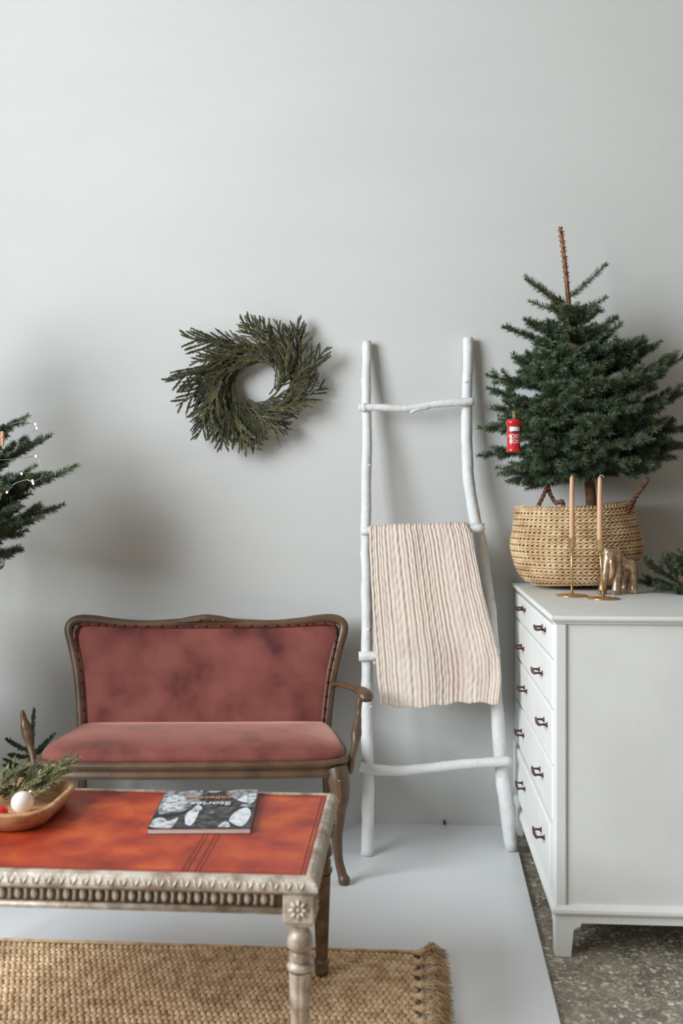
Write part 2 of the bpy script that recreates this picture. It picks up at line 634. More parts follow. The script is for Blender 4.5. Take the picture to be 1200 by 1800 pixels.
# inner bead moulding of the back frame
inn = [(x * 0.966 - 0.003, yb(z) - 0.008, z - 0.014 if z > 0.7 else z) for x, z in half]
inn = inn + [(-x, y, z) for x, y, z in inn[-2::-1]]
MB().tube(smooth_path(inn, 5), 0.0055, 6).build('bead_moulding', M['wood'], backf)
cr = MB()
cr.tube(smooth_path([(-0.13, yb(.745) - .010, .7445), (-0.05, yb(.755) - .012, .757), (0, yb(.76) - .014, .760), (0.05, yb(.755) - .012, .757), (0.13, yb(.745) - .010, .7445)], 5),
        smooth_vals([.003, .011, .014, .011, .003], 5), 8)
for s in (-1, 1):
    cr.tube(smooth_path([(s * .02, yb(.75) - .02, .756), (s * .055, yb(.75) - .018, .751), (s * .095, yb(.75) - .014, .746)], 4),
            smooth_vals([.007, .005, .002], 4), 6)
cr.build('crest_carving', M['wood'], backf)
# lower back rail
MB().tube([(-0.424, yb(.37), .37), (0.424, yb(.37), .37)], (0.014), 8).build('back_rail', M['wood'], SO)

wv = [(0.36, 0.412), (0.45, 0.418), (0.56, 0.432), (0.65, 0.452), (0.71, 0.462), (0.74, 0.452)]


def interp(tab, x):
    if x <= tab[0][0]: return tab[0][1]
    for (a, b), (c, d) in zip(tab, tab[1:]):
        if x <= c: return b + (d - b) * (x - a) / (c - a)
    return tab[-1][1]


def uph(front):
    def fn(u, v):
        uu = u * 2 - 1
        zt = 0.7345 + 0.008 * min(abs(uu) / 0.85, 1) ** 2 - 0.02 * max(0, (abs(uu) - 0.93) / 0.07) ** 2
        z = 0.36 + (zt - 0.36) * v
        x = uu * interp(wv, z)
        b = (1 - abs(uu) ** 6) * (1 - abs(2 * v - 1) ** 5)
        wr = 0.0025 * math.sin(uu * 5 + v * 3) * math.sin(v * 6 + uu * 2)
        return (x, yb(z) - (0.004 + 0.03 * b + wr * b) * front + (0.0 if front > 0 else 0.006), z)
    return fn


up = MB().grid(uph(1), 40, 24)
g2 = MB().grid(uph(-0.3), 40, 24)
up.add(g2.v, [tuple(reversed(f)) for f in g2.f])
backu = up.build('back_upholstery', M['velvet'], SO)
pp = [(x, yb(z) - 0.013, z) for x, z in [(0.409, 0.375), (0.416, 0.45), (0.430, 0.56), (0.450, 0.65), (0.458, 0.705), (0.446, 0.735), (0.40, 0.738), (0.25, 0.731), (0.0, 0.7295)]]
pp = pp + [(-x, y, z) for x, y, z in pp[-2::-1]]
gp = smooth_path(pp, 5)
MB().tube(gp, 0.0042, 6).build('gimp_trim', M['piping'], backu)
st = MB()
acc = 0
for a, b in zip(gp, gp[1:]):
    acc += (b - a).length
    if acc > 0.026:
        acc = 0
        st.ell(b + Vector((0, -0.004, 0.003)), (0.0042, 0.003, 0.0042), 8, 5)
tag(st.build('stud_row', M['stud'], backu), kind='stuff')

# seat
so_half = [(0.0, -0.012), (0.2, -0.010), (0.36, -0.004), (0.43, 0.006), (0.47, 0.028), (0.49, 0.065), (0.494, 0.12), (0.484, 0.22), (0.462, 0.36), (0.446, 0.425), (0.40, 0.44), (0.2, 0.44), (0.0, 0.44)]
sp = smooth_path([(x, y, 0) for x, y in so_half], 4)
seat_out = [(p.x, p.y) for p in sp] + [(-p.x, p.y) for p in sp[-2:0:-1]]


def ring_in(off, z):
    cx, cy = 0.0, 0.215
    return [(x * (1 - off / 0.49), cy + (y - cy) * (1 - off / 0.225), z) for x, y in seat_out]


rim = MB()
rim.rings([ring_in(0.03, .322), ring_in(.008, .322), ring_in(.001, .329), ring_in(.0, .336), ring_in(.009, .342), ring_in(.008, .352), ring_in(.0, .358),
           ring_in(0, .367), ring_in(.008, .374), ring_in(.03, .375), ring_in(.05, .36)], 0, (True, True))
rim.build('seat_rail', M['wood'], SO)
cu = MB()
R = []
for off, z in ((.026, .365), (.018, .373), (.0165, .384), (.024, .396), (.042, .407), (.07, .414), (.11, .4195), (.15, .422), (.19, .423), (.213, .4235)):
    R.append(ring_in(off, z))
cu.rings(R, 0, (True, True))
cu.build('seat_cushion', M['velvet'], SO)
# legs: cabriole in front, plain raked behind
for s in (-1, 1):
    lg = MB()
    pts = [(s * .452, .035, .345), (s * .458, .024, .315), (s * .462, .014, .27), (s * .455, .012, .20), (s * .453, .012, .13), (s * .458, .006, .07), (s * .468, -.004, .03), (s * .474, -.010, .012), (s * .475, -.012, .0)]
    rr = [.034, .034, .030, .0225, .0165, .0135, .0145, .019, .015]
    lg.tube(smooth_path(pts, 5), smooth_vals(rr, 5), 12)
    l = lg.build('leg', M['wood'], SO)
    kn = MB()
    kn.tube(smooth_path([(s * .462, -.018, .325), (s * .466, -.017, .29), (s * .460, -.012, .24)], 4), smooth_vals([.012, .010, .003], 4), 8)
    kn.build('knee_carving', M['wood'], l)
    bl = MB()
    bl.tube(smooth_path([(s * .424, .395, .345), (s * .424, .405, .2), (s * .43, .43, .08), (s * .436, .45, .0)], 4), smooth_vals([.018, .016, .014, .013], 4), 10)
    bl.build('leg', M['wood'], SO)
# right arm: out from the back frame, paddle end, carved support down to the rail
ar = MB()
ap = smooth_path([(.450, .422, .532), (.472, .37, .542), (.497, .31, .545), (.520, .25, .549), (.537, .20, .551), (.549, .165, .544), (.552, .15, .532)], 5)
ar.tube(ap, [(a, b) for a, b in zip(smooth_vals([.010, .009, .009, .011, .015, .016, .012], 5), smooth_vals([.014, .012, .012, .016, .024, .026, .018], 5))], 12)
arm = ar.build('arm', M['wood'], SO)
MB().ell((.449, .412, .532), (.012, .012, .012), 10, 7).build('arm_rosette', M['wood'], arm)
su = MB()
spth = smooth_path([(.536, .19, .543), (.528, .185, .515), (.527, .18, .485), (.522, .165, .455), (.517, .145, .425), (.512, .125, .395), (.503, .10, .365), (.496, .08, .335), (.490, .07, .318)], 5)
su.tube(spth, [(a, b) for a, b in zip(smooth_vals([.012, .010, .008, .014, .017, .011, .010, .012, .010], 5), smooth_vals([.012, .010, .008, .013, .018, .011, .010, .012, .010], 5))], 12)
su.build('arm_support', M['wood'], SO)
# left: only the stump of the support is left standing
sm = MB()
spth = smooth_path([(-.549, .125, .509), (-.544, .125, .487), (-.536, .122, .457), (-.528, .118, .432), (-.519, .11, .40), (-.506, .095, .37), (-.496, .08, .335), (-.490, .07, .318)], 5)
sm.tube(spth, smooth_vals([.006, .0095, .0165, .018, .011, .010, .012, .010], 5), 12)
tag(sm.build('arm_stump', M['wood'], SO), 'broken wooden stump of the missing left arm')

# ================================================================== COFFEE TABLE
TX0, TX1, TY0, TY1 = -1.20, -0.172, 1.917, 2.493
TZ = 0.45
RUGZ = 0.0105
TO = (TX0 / 2 + TX1 / 2, TY0 / 2 + TY1 / 2, RUGZ)
TB = empty('coffee_table', TO, 'carved silver-gilt coffee table with orange tooled leather top', 'table')
# profile (inset from outer edge, z)
prof = [(.026, .444), (.025, .4525), (.018, .4535), (.010, .450), (.004, .443), (.0005, .434), (.0, .428), (.006, .422), (.012, .419), (.026, .419)]
mo = MB()
R = []
for ins, z in prof:
    x0, x1, y0, y1 = TX0 + ins, TX1 - ins, TY0 + ins, TY1 - ins
    R.append([(x0, y0, z), (x1, y0, z), (x1, y1, z), (x0, y1, z)])
mo.rings(R, 0, closed=True, smooth=False)
mould = mo.build('edge_moulding', M['gilt'], TB, TO)
# carved leaves along the moulding, pieces of one shape
lf = MB().ell((0, 0, 0), (.0026, .0042, .0125), 6, 5)
lfm = lf.mesh('leaf_carving', M['gilt'])
pitch = 0.0125
rel = lambda p: (p[0] - TO[0], p[1] - TO[1], p[2] - TO[2])
n = int((TX1 - TX0 - .02) / pitch)
for k in range(n):
    x = TX0 + .012 + k * pitch
    tl = 0.55 if k % 2 else -0.55
    link('leaf_carving', lfm, mould, rel((x, TY0 + .005, .4405)), (math.radians(-38), tl, 0))
n = int((TY1 - TY0 - .02) / pitch)
for k in range(n):
    y = TY0 + .012 + k * pitch
    tl = 0.55 if k % 2 else -0.55
    link('leaf_carving', lfm, mould, rel((TX1 - .005, y, .4405)), (math.radians(-38), tl, math.radians(90)))
# leather
lt = MB().box((TX0 + .0255, TY0 + .0255, .430), (TX1 - .0255, TY1 - .0255, TZ), 0.0)
leather = lt.build('leather_top', M['leather'], TB, TO)


def strip(x0, y0, x1, y1, w=.0028):
    m_ = MB()
    if abs(x1 - x0) > abs(y1 - y0):
        m_.box((x0, y0 - w / 2, TZ), (x1, y0 + w / 2, TZ + .0004))
    else:
        m_.box((x0 - w / 2, y0, TZ), (x0 + w / 2, y1, TZ + .0004))
    m_.build('tooled_line', M['tool'], leather, TO)


ly0, ly1 = TY0 + .034, TY1 - .034
for x in (-0.201, -0.209, -0.411, -0.420, -0.437, -0.446, -0.935, -0.944, -0.96, -0.969, -1.165, -1.172):
    strip(x, ly0, x, ly1)
for y in (TY0 + .033, TY0 + .041, TY1 - .033, TY1 - .041):
    strip(TX0 + .034, y, TX1 - .034, y, .0024)
# aprons with bead and dart carving
bead = MB().ell((0, 0, 0), (.0072, .006, .0128), 10, 7).mesh('carved_bead', M['gilt'])
dart = MB()
dart.rings([[(-.0068, .003, -.0125), (-.002, -.0035, -.0125), (.002, -.0035, -.0125), (.0068, .003, -.0125)],
            [(-.0045, .003, -.002), (-.0016, -.0025, -.002), (.0016, -.0025, -.002), (.0045, .003, -.002)],
            [(-.0075, .003, .0125), (-.0045, -.0045, .0125), (.0045, -.0045, .0125), (.0075, .003, .0125)]], 0)
dart = dart.mesh('carved_dart', M['gilt'])
yA = TY0 + .016


def apron(a, b, inward, rotz, mats):
    """a->b along the outer face; inward = unit vector into the table"""
    a, b, iv = Vector(a), Vector(b), Vector(inward)
    d = (b - a).normalized()
    m_ = MB()

    def bar(z0, z1, o0, o1):
        p = [a + iv * o0, b + iv * o0, b + iv * o1, a + iv * o1]
        m_.add([(q.x, q.y, z0) for q in p] + [(q.x, q.y, z1) for q in p],
               [(3, 2, 1, 0), (4, 5, 6, 7), (0, 1, 5, 4), (1, 2, 6, 5), (2, 3, 7, 6), (3, 0, 4, 7)], 0, False)
    bar(.376, .425, .010, .026)
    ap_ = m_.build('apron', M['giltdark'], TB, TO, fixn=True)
    r_ = MB()
    p = [a + Vector((0, 0, .3835)) + iv * .004, b + Vector((0, 0, .3835)) + iv * .004]
    r_.tube(p, .0072, 8)
    r_.build('lower_moulding', M['gilt'], ap_, TO)
    L = (b - a).length
    pt = .0330
    nn = int((L - .01) / pt)
    for k in range(nn):
        s0 = (L - nn * pt) / 2 + pt * (k + .25)
        q = a + d * s0 + iv * .008
        link('carved_bead', bead, ap_, rel((q.x, q.y, .4055)), (0, 0, rotz))
        q = a + d * (s0 + pt / 2) + iv * .008
        link('carved_dart', dart, ap_, rel((q.x, q.y, .4055)), (0, 0, rotz))


apron((TX0 + .072, yA, 0), (TX1 - .068, yA, 0), (0, 1, 0), 0, None)
apron((TX1 - .016, TY0 + .068, 0), (TX1 - .016, TY1 - .068, 0), (-1, 0, 0), math.pi / 2, None)
apron((TX1 - .068, TY1 - .016, 0), (TX0 + .072, TY1 - .016, 0), (0, -1, 0), math.pi, None)
apron((TX0 + .016, TY1 - .068, 0), (TX0 + .016, TY0 + .068, 0), (1, 0, 0), -math.pi / 2, None)
for cx, cy in ((TX1 - .038, TY0 + .038), (TX1 - .038, TY1 - .038), (TX0 + .038, TY0 + .038), (TX0 + .038, TY1 - .038)):
    lg = MB()
    lg.box((cx - .031, cy - .031, .362), (cx + .031, cy + .031, .420), .003)
    lg.box((cx - .027, cy - .027, .357), (cx + .027, cy + .027, .362), .001)
    pr = [(.019, .357), (.017, .349), (.0165, .344), (.020, .338), (.0245, .328), (.026, .320), (.0265, .310), (.0225, .304), (.0185, .302),
          (.0195, .299), (.0225, .294), (.0225, .284), (.0195, .281), (.0185, .278), (.0255, .275), (.0265, .270), (.0255, .265), (.0215, .262)]
    lg.lathe(pr, (cx, cy, 0), 24, caps=(False, False))
    sh = [(.0225, .260), (.0222, .252), (.0155, .060), (.0150, .052)]
    lg.lathe(sh, (cx, cy, 0), 48, fl=lambda k, a: 1 - .10 * (0.5 + 0.5 * math.cos(8 * a)) ** 2 if 0 < k else 1, caps=(False, False))
    ft = [(.0150, .052), (.019, .048), (.019, .040), (.0165, .036), (.018, .026), (.0165, .016), (.012, .006 + RUGZ), (.0105, RUGZ)]
    lg.lathe(ft, (cx, cy, 0), 20, caps=(False, True))
    l = lg.build('leg', M['gilt'] if cy < 2.2 else M['giltdark'], TB, TO)  # rear legs get the copy of the gilt darkened as shade
    for (fx, fy) in ((0, -1 if cy < 2.2 else 1), (1 if cx > -.7 else -1, 0)):
        rs = MB()
        c = Vector((cx + fx * .0315, cy + fy * .0315, .391))
        side = Vector((-fy, fx, 0))
        rs.ell(c, (.0055 if fx == 0 else .004, .0055 if fy == 0 else .004, .0055), 8, 5)
        for k in range(8):
            a = k * math.pi / 4
            pc = c + side * (.0125 * math.cos(a)) + Vector((0, 0, .0125 * math.sin(a)))
            e = c + side * (.0205 * math.cos(a)) + Vector((0, 0, .0205 * math.sin(a)))
            rs.tube([c.lerp(pc, .5), pc, e], [.0028, .0048, .0015], 6)
        rs.build('rosette', M['gilt'], l, TO)

# ================================================================== RUG
RX0, RX1, RY0, RY1 = -1.75, 0.03, 1.25, 2.60
RO = (-0.85, 1.9, 0.0)
RG = empty('jute_rug', RO, 'chunky woven jute rug with tasselled end under the coffee table', 'rug')
bs = MB()
bs.box((RX0, RY0, 0.0003), (RX1 + .003, RY1, 0.0055), .001)
bs.build('rug_backing', M['jute2'], RG, RO)
rng = np.random.default_rng(5)
dx, dy = 0.0150, 0.0200
nx, ny = int((RX1 - RX0) / dx), int((RY1 - RY0) / dy)
ii, jj = np.meshgrid(np.arange(nx), np.arange(ny))
cx = RX0 + (ii + 0.5 + 0.5 * (jj % 2)) * dx + rng.normal(0, .0006, ii.shape)
cy = RY0 + (jj + .5) * dy + rng.normal(0, .0005, ii.shape) + .004 * np.sin(ii * .09) * (jj / ny) ** 6
cx, cy = cx.ravel(), cy.ravel()
rowsgn = np.where(jj.ravel() % 2 == 0, 1, -1)
ang = rowsgn * 0.45 + rng.normal(0, .12, cx.shape)
ca, sa = np.cos(ang), np.sin(ang)
h = rng.uniform(.0052, .0075, cx.shape)
tmpl = []
for rr, zz in ((1.0, 0.0), (0.72, 0.72)):
    for k in range(8):
        a = k * math.pi / 4
        tmpl.append((rr * .0078 * math.cos(a), rr * .0128 * math.sin(a), zz))
tmpl.append((0, 0, 1.0))
tmpl = np.array(tmpl)
X = tmpl[None, :, 0] * ca[:, None] - tmpl[None, :, 1] * sa[:, None] + cx[:, None]
Y = tmpl[None, :, 0] * sa[:, None] + tmpl[None, :, 1] * ca[:, None] + cy[:, None]
Z = 0.0045 + tmpl[None, :, 2] * h[:, None]
V = np.stack([X, Y, Z], -1).reshape(-1, 3) - np.array(RO)
N = len(cx)
q = np.array([[k, (k + 1) % 8, 8 + (k + 1) % 8, 8 + k] for k in range(8)])
t = np.array([[8 + k, 8 + (k + 1) % 8, 16] for k in range(8)])
base = (17 * np.arange(N))[:, None, None]
fl = np.concatenate([(q[None] + base).reshape(N, -1), (t[None] + base).reshape(N, -1)], axis=1).ravel()
szs = np.tile(np.array([4] * 8 + [3] * 8), N)
me = mesh_np('woven_knots', V, fl, szs, np.zeros(len(szs)), [M['jute']])
tag(link('woven_knots', me, RG), kind='stuff')
# binding roll along the far and right edge
bd = MB()
rr = random.Random(3)
bd.tube([(x, RY1 - .002 + rr.uniform(-.001, .001), .0065) for x in np.linspace(RX0, RX1, 60)], .0055, 6)
bd.build('edge_binding', M['jute'], RG, RO)
# tassels on the right end
ys = np.arange(RY1 - .022, RY0 + .02, -.056)
for k, ty in enumerate(ys):
    r = random.Random(40 + k)
    tm = MB()
    tm.tube(smooth_path([(RX1 - .018, ty + .012, .009), (RX1 - .004, ty + .003, .014), (RX1 + .012, ty, .014)], 3), [.004, .005, .006, .007, .009, .010, .011], 8)
    tm.tube([(RX1 + .004, ty - .010, .012), (RX1 + .006, ty, .026), (RX1 + .004, ty + .010, .012)], .003, 6)
    fluff = 1.35 if k == 0 else 1.0
    for i in range(85):
        a = r.gauss(0, .42) * fluff + (.16 if k == 0 else -.05)
        l = r.uniform(.045, .074)
        zt = r.uniform(.002, .012)
        z1 = r.uniform(.008, .030 * fluff)
        y0 = ty + r.uniform(-.008, .008)
        e = (RX1 + .008 + l * math.cos(a), y0 + l * math.sin(a), zt)
        m1 = (RX1 + .008 + l * .5 * math.cos(a * .7), y0 + l * .5 * math.sin(a * .7), z1)
        tm.tube([(RX1 + .006, y0, r.uniform(.008, .02)), m1, e], [.0014, .0014, .0008], 4)
    tm.build('tassel', M['jute'], RG, RO)

# ================================================================== CHEST OF DRAWERS
CX0, CX1, CY0, CY1 = 0.389, 0.945, 2.647, 3.612
CO = (0.667, 3.13, FLOOR)
CH = empty('chest_of_drawers', CO, 'white painted chest of five long drawers with dark pulls', 'chest')
bd = MB()
# posts, side panels, back, bottom
for (x, y) in ((CX0, CY0), (CX0, CY1 - .045), (CX1 - .045, CY0), (CX1 - .045, CY1 - .045)):
    bd.box((x, y, .10), (x + (.030 if x == CX0 else .045), y + .045, .858), .004, seg=2)
bd.box((CX0 + .012, CY0 + .006, .115), (CX1 - .01, CY0 + .03, .858))
bd.box((CX0 + .012, CY1 - .03, .115), (CX1 - .01, CY1 - .006, .858))
bd.box((CX1 - .03, CY0 + .01, .115), (CX1 - .008, CY1 - .01, .858))
bd.box((CX0 + .014, CY0 + .02, .115), (CX1 - .02, CY1 - .02, .135))
bd.build('carcass', M['chest'], CH, CO)
dk = MB().box((CX0 + .016, CY0 + .032, .136), (CX0 + .03, CY1 - .032, .857))
dk.build('drawer_void', M['gap'], CH, CO)
# top slab, stepped and rounded edge
tp = MB()
R = []
for ov, z in ((-.004, .858), (.002, .859), (.003, .863), (.007, .866), (.011, .868), (.0125, .873), (.011, .878), (.007, .880), (-.2, .880)):
    R.append([(CX0 - ov, CY0 - ov, z), (CX1 + ov, CY0 - ov, z), (CX1 + ov, CY1 + min(ov, .01), z), (CX0 - ov, CY1 + min(ov, .01), z)])
tp.rings(R, 0, smooth=False)
tp.build('top', M['chest'], CH, CO)
# base moulding and bracket feet
bs = MB()
R = []
for ov, z in ((0, .098), (.007, .098), (.009, .103), (.008, .110), (.003, .116), (0, .120), (-.02, .120)):
    R.append([(CX0 - ov, CY0 - ov, z), (CX1 + ov, CY0 - ov, z), (CX1 + ov, CY1, z), (CX0 - ov, CY1, z)])
bs.rings(R, 0, smooth=False)
bs.build('base_moulding', M['chest'], CH, CO)


def plinth(name, axis, a0, a1, b0, b1):
    """apron board with bracket feet, profile along axis ('x' or 'y')"""
    pf_ = [(a0, .099), (a0 + .001, .06), (a0 + .003, FLOOR), (a0 + .040, FLOOR), (a0 + .047, .055), (a0 + .055, .061), (a0 + .064, .064), (a0 + .068, .073),
           (a1 - .068, .073), (a1 - .064, .064), (a1 - .055, .061), (a1 - .047, .055), (a1 - .040, FLOOR), (a1 - .003, FLOOR), (a1 - .001, .06), (a1, .099)]
    m_ = MB()
    n_ = len(pf_)
    if axis == 'x':
        vs_ = [(p, b0, z) for p, z in pf_] + [(p, b1, z) for p, z in pf_]
    else:
        vs_ = [(b0, p, z) for p, z in pf_] + [(b1, p, z) for p, z in pf_]
    # foot left, rail, foot right as convex pieces
    fs_ = []
    for k in range(n_):
        k2 = (k + 1) % n_
        fs_.append((k, k2, n_ + k2, n_ + k))
    for off in (0, n_):
        for poly in ((0, 1, 6, 7), (1, 2, 3, 4), (1, 4, 5, 6), (0, 7, 8, 15), (15, 8, 9, 14), (14, 11, 12, 13), (14, 9, 10, 11)):
            fs_.append(tuple(off + i for i in poly))
    m_.add(vs_, fs_, 0, False)
    return m_.build(name, M['chest'], CH, CO, fixn=True)


plinth('side_foot_rail', 'x', CX0 + .0005, CX1, CY0 + .0005, CY0 + .026)
plinth('side_foot_rail', 'x', CX0 + .0005, CX1, CY1 - .026, CY1)
plinth('front_foot_rail', 'y', CY0, CY1, CX0, CX0 + .024)
plinth('back_foot_rail', 'y', CY0, CY1, CX1 - .024, CX1)
# drawers
rows = [(.764, .850, .822, 3.302, 2.829), (.630, .756, .690, 3.343, 2.892), (.480, .622, .566, 3.261, 2.795), (.331, .472, .404, 3.343, 2.880), (.160, .323, .257, 3.245, 2.795)]
# rails between drawers
for (z0, z1, hz, ya, yb_), nxt in zip(rows, rows[1:]):
    MB().box((CX0 + .002, CY0 + .03, nxt[1] + .0015), (CX0 + .02, CY1 - .03, z0 - .0015), .001).build('drawer_rail', M['chest'], CH, CO)
MB().box((CX0 + .002, CY0 + .03, .118), (CX0 + .02, CY1 - .03, .157), .001).build('drawer_rail', M['chest'], CH, CO)
hm = MB()
for s in (-1, 1):
    hm.lathe([(.0075, 0), (.0075, .002), (.0045, .004), (.0036, .006)], (0, 0, 0), 10)
    k0 = len(hm.v) - 40
    for q_ in range(k0, len(hm.v)):            # turn the rose to face the room
        x_, y_, z_ = hm.v[q_]
        hm.v[q_] = (-z_, y_ + s * .032, x_)
    hm.tube([(-.004, s * .032, 0), (-.014, s * .032, .001), (-.022, s * .032, 0)], [.0036, .0030, .0036], 8)
hm.tube(smooth_path([(-.022, -.045, .003), (-.022, -.032, .0), (-.0235, 0, -.002), (-.022, .032, .0), (-.022, .045, .003)], 4), smooth_vals([.0026, .0042, .0048, .0042, .0026], 4), 8)
hmesh = hm.mesh('pull', M['handle'])
for k, (z0, z1, hz, ya, yb_) in enumerate(rows):
    out = .0045 if k != 4 else .012
    d = MB()
    xo = CX0 - out
    R = []
    for ins, x in ((0, CX0 + .016), (0, xo + .004), (.002, xo + .0012), (.005, xo), (.05, xo)):
        R.append([(x, CY0 + .034 + ins, z0 + min(ins, .04)), (x, CY1 - .034 - ins, z0 + min(ins, .04)), (x, CY1 - .034 - ins, z1 - min(ins, .04)), (x, CY0 + .034 + ins, z1 - min(ins, .04))])
    d.rings(R, 0, smooth=False)
    dr = d.build('drawer', M['chest'], CH, CO, fixn=True)
    for y in (ya, yb_):
        link('pull', hmesh, dr, (xo - CO[0], y - CO[1], hz - CO[2]))

# ================================================================== LADDER
rl = random.Random(11)
LD = empty('branch_ladder', (0.11, 3.345, 0.0), 'rustic ladder of white painted branches leaning on the wall', 'ladder')
LO = (0.11, 3.345, 0.0)
Lp = [(-0.132, 3.305, 0.0), (-0.130, 3.333, 0.14), (-0.132, 3.356, 0.285), (-0.137, 3.39, 0.47), (-0.137, 3.418, 0.645), (-0.140, 3.455, .86), (-0.144, 3.495, 1.086), (-0.142, 3.553, 1.419), (-0.146, 3.578, 1.56), (-0.144, 3.611, 1.753)]
Rp = [(0.354, 3.383, 0.0), (0.331, 3.407, 0.173), (0.319, 3.422, 0.285), (0.308, 3.449, 0.492), (0.297, 3.473, 0.684), (0.281, 3.496, 0.859), (0.259, 3.516, 1.016), (0.234, 3.532, 1.136), (0.217, 3.547, 1.256), (0.212, 3.566, 1.398), (0.213, 3.580, 1.511), (0.218, 3.594, 1.645), (0.2205, 3.609, 1.762)]
for pts, r0, r1 in ((Lp, .0215, .0165), (Rp, .0235, .0185)):
    m_ = MB()
    sp_ = smooth_path(pts, 5)
    n_ = len(sp_)
    sp_ = [p + Vector((rl.uniform(-.0012, .0012), rl.uniform(-.0012, .0012), 0)) for p in sp_]
    rad = [(r0 + (r1 - r0) * i / (n_ - 1)) * rl.uniform(.96, 1.04) for i in range(n_)]
    m_.tube(sp_, rad, 12, wob=.03, rng=rl)
    # cut twig knots
    for q in range(5):
        i = rl.randrange(4, n_ - 4)
        a = rl.uniform(0, 2 * math.pi)
        dv = Vector((math.cos(a), -abs(math.sin(a)), .4)).normalized()
        m_.tube([sp_[i] + dv * rad[i] * .6, sp_[i] + dv * (rad[i] + .004)], [.007, .004], 8)
    m_.build('side_pole', M['ladder'], LD, LO)
rungs = [([(-0.171, 3.548, 1.507), (-0.10, 3.548, 1.508), (-0.02, 3.549, 1.503), (0.03, 3.549, 1.507), (0.112, 3.549, 1.519), (0.236, 3.552, 1.528)], [.0125, .0125, .0125, .0125, .013, .015]),
         ([(-0.160, 3.470, 1.070), (0.05, 3.472, 1.073), (0.268, 3.478, 1.083)], [.0135, .014, .0145]),
         ([(-0.164, 3.394, .645), (0.07, 3.41, .652), (0.315, 3.432, .663)], [.0165, .017, .0175]),
         ([(-0.160, 3.332, .287), (-0.10, 3.334, .276), (-0.03, 3.342, .272), (0.05, 3.352, .277), (0.20, 3.37, .291), (0.350, 3.383, .300)], [.017, .018, .017, .017, .0165, .0165])]
for pts, rr in rungs:
    m_ = MB()
    sp_ = smooth_path(pts, 6)
    sv_ = [x * rl.uniform(.96, 1.04) for x in smooth_vals(rr, 6)]
    m_.tube(sp_, sv_, 12, wob=.03, rng=rl)
    if pts[0][2] > 1.4:
        m_.tube(smooth_path([(0.075, 3.549, 1.511), (0.035, 3.546, 1.500), (0.012, 3.544, 1.488)], 4), smooth_vals([.011, .008, .004], 4), 8)
    # binding lumps of paint where rung meets pole
    m_.ell(sp_[2], (.016, .015, .017), 10, 6)
    m_.build('rung', M['ladder'], LD, LO)

# ================================================================== MUSLIN THROW over the second rung
rb = random.Random(23)
ph = [rb.uniform(0, 6.28) for _ in range(12)]


def ridge(x):
    s_ = math.sin(x * 520 + 3.5 * math.sin(x * 37 + ph[0]) + ph[1]) * .0014
    s_ += math.sin(x * 310 + 2.6 * math.sin(x * 31 + ph[2]) + ph[3]) * .0012
    s_ += math.sin(x * 34 + ph[4]) * .0025
    return s_


le = [(1.10, -.133), (1.0, -.128), (.74, -.113), (.60, -.102), (.484, -.088)]
re = [(1.10, .210), (1.03, .226), (.88, .254), (.74, .288), (.65, .309), (.58, .311), (.49, .300)]


def edge(tab, z):
    tt = sorted(tab)
    return interp(tt, z)


def cloth(u, v):
    # v 0..1: behind from z .62 up, over the rung, down in front to z .485
    zr = 1.074 + .012 * (u - .3)
    if v < .36:
        t_ = v / .36
        z = .60 + (zr - .60) * t_
        y = 3.498 - .012 * t_ - (zr - z) * .02
        x = -.128 + (u * .338) + (1 - t_) * (.005 + .045 * u)
        amp = .9
        side = -1
    elif v < .44:
        a = (v - .36) / .08 * math.pi
        z = zr + .019 * math.sin(a)
        y = 3.471 + .020 * math.cos(a)
        x = -.131 + u * .341
        amp = .8
        side = 0
    else:
        t_ = (v - .44) / .56
        zb = .487 + .010 * u - .006 * math.sin(u * 6) + .003 * math.sin(u * 31)
        z = zr + (zb - zr) * t_
        y = 3.450 - .10 * t_ + .0 * t_ - .012 * math.sin(t_ * 3.14)
        x0, x1 = edge(le, z), edge(re, z)
        x = x0 + (x1 - x0) * u
        amp = 1 + .15 * t_
        side = 1
        # soft folds near the right edge, opening downwards
        y += .010 * math.sin(u * 9 + 1.5) * t_ - .012 * max(0, (u - .88) / .12) ** 2 * t_ * math.sin(t_ * 9)
    xx = u * .37
    rid = ridge(xx + .0012 * math.sin(v * 13 + u * 7) + .0005 * math.sin(v * 75 + u * 31)) * amp
    y -= rid if side >= 0 else -rid * .6
    if side == 0: z += rid * .8
    y += 0.0009 * math.sin(v * 170 + 5 * math.sin(u * 24)) + rb.uniform(-.0004, .0004)
    x += .0004 * math.sin(v * 60 + u * 5)
    return (x, y, z)


bl = MB().grid(cloth, 280, 170)
TO_ = (0.08, 3.44, 0.5)
blo = bl.build('muslin_throw', M['blanket'], None, TO_)
single(blo, TO_)
md = blo.modifiers.new('thickness', 'SOLIDIFY')
md.thickness = .0022
md.offset = 0
tag(blo, 'crinkled beige pink muslin throw hanging over a rung of the white ladder', 'throw')

# ================================================================== BASKET
BX, BY, BZ = 0.571, 3.435, 0.8805
BK = empty('seagrass_basket', (BX, BY, BZ), 'round woven seagrass basket with brown rope handles on the chest', 'basket')
bprof = [(0.125, .010), (0.16, .020), (.185, .045), (.203, .08), (.212, .115), (.216, .14), (.213, .165), (.207, .19), (.202, .215), (.199, .24), (.197, .262), (.196, .277)]


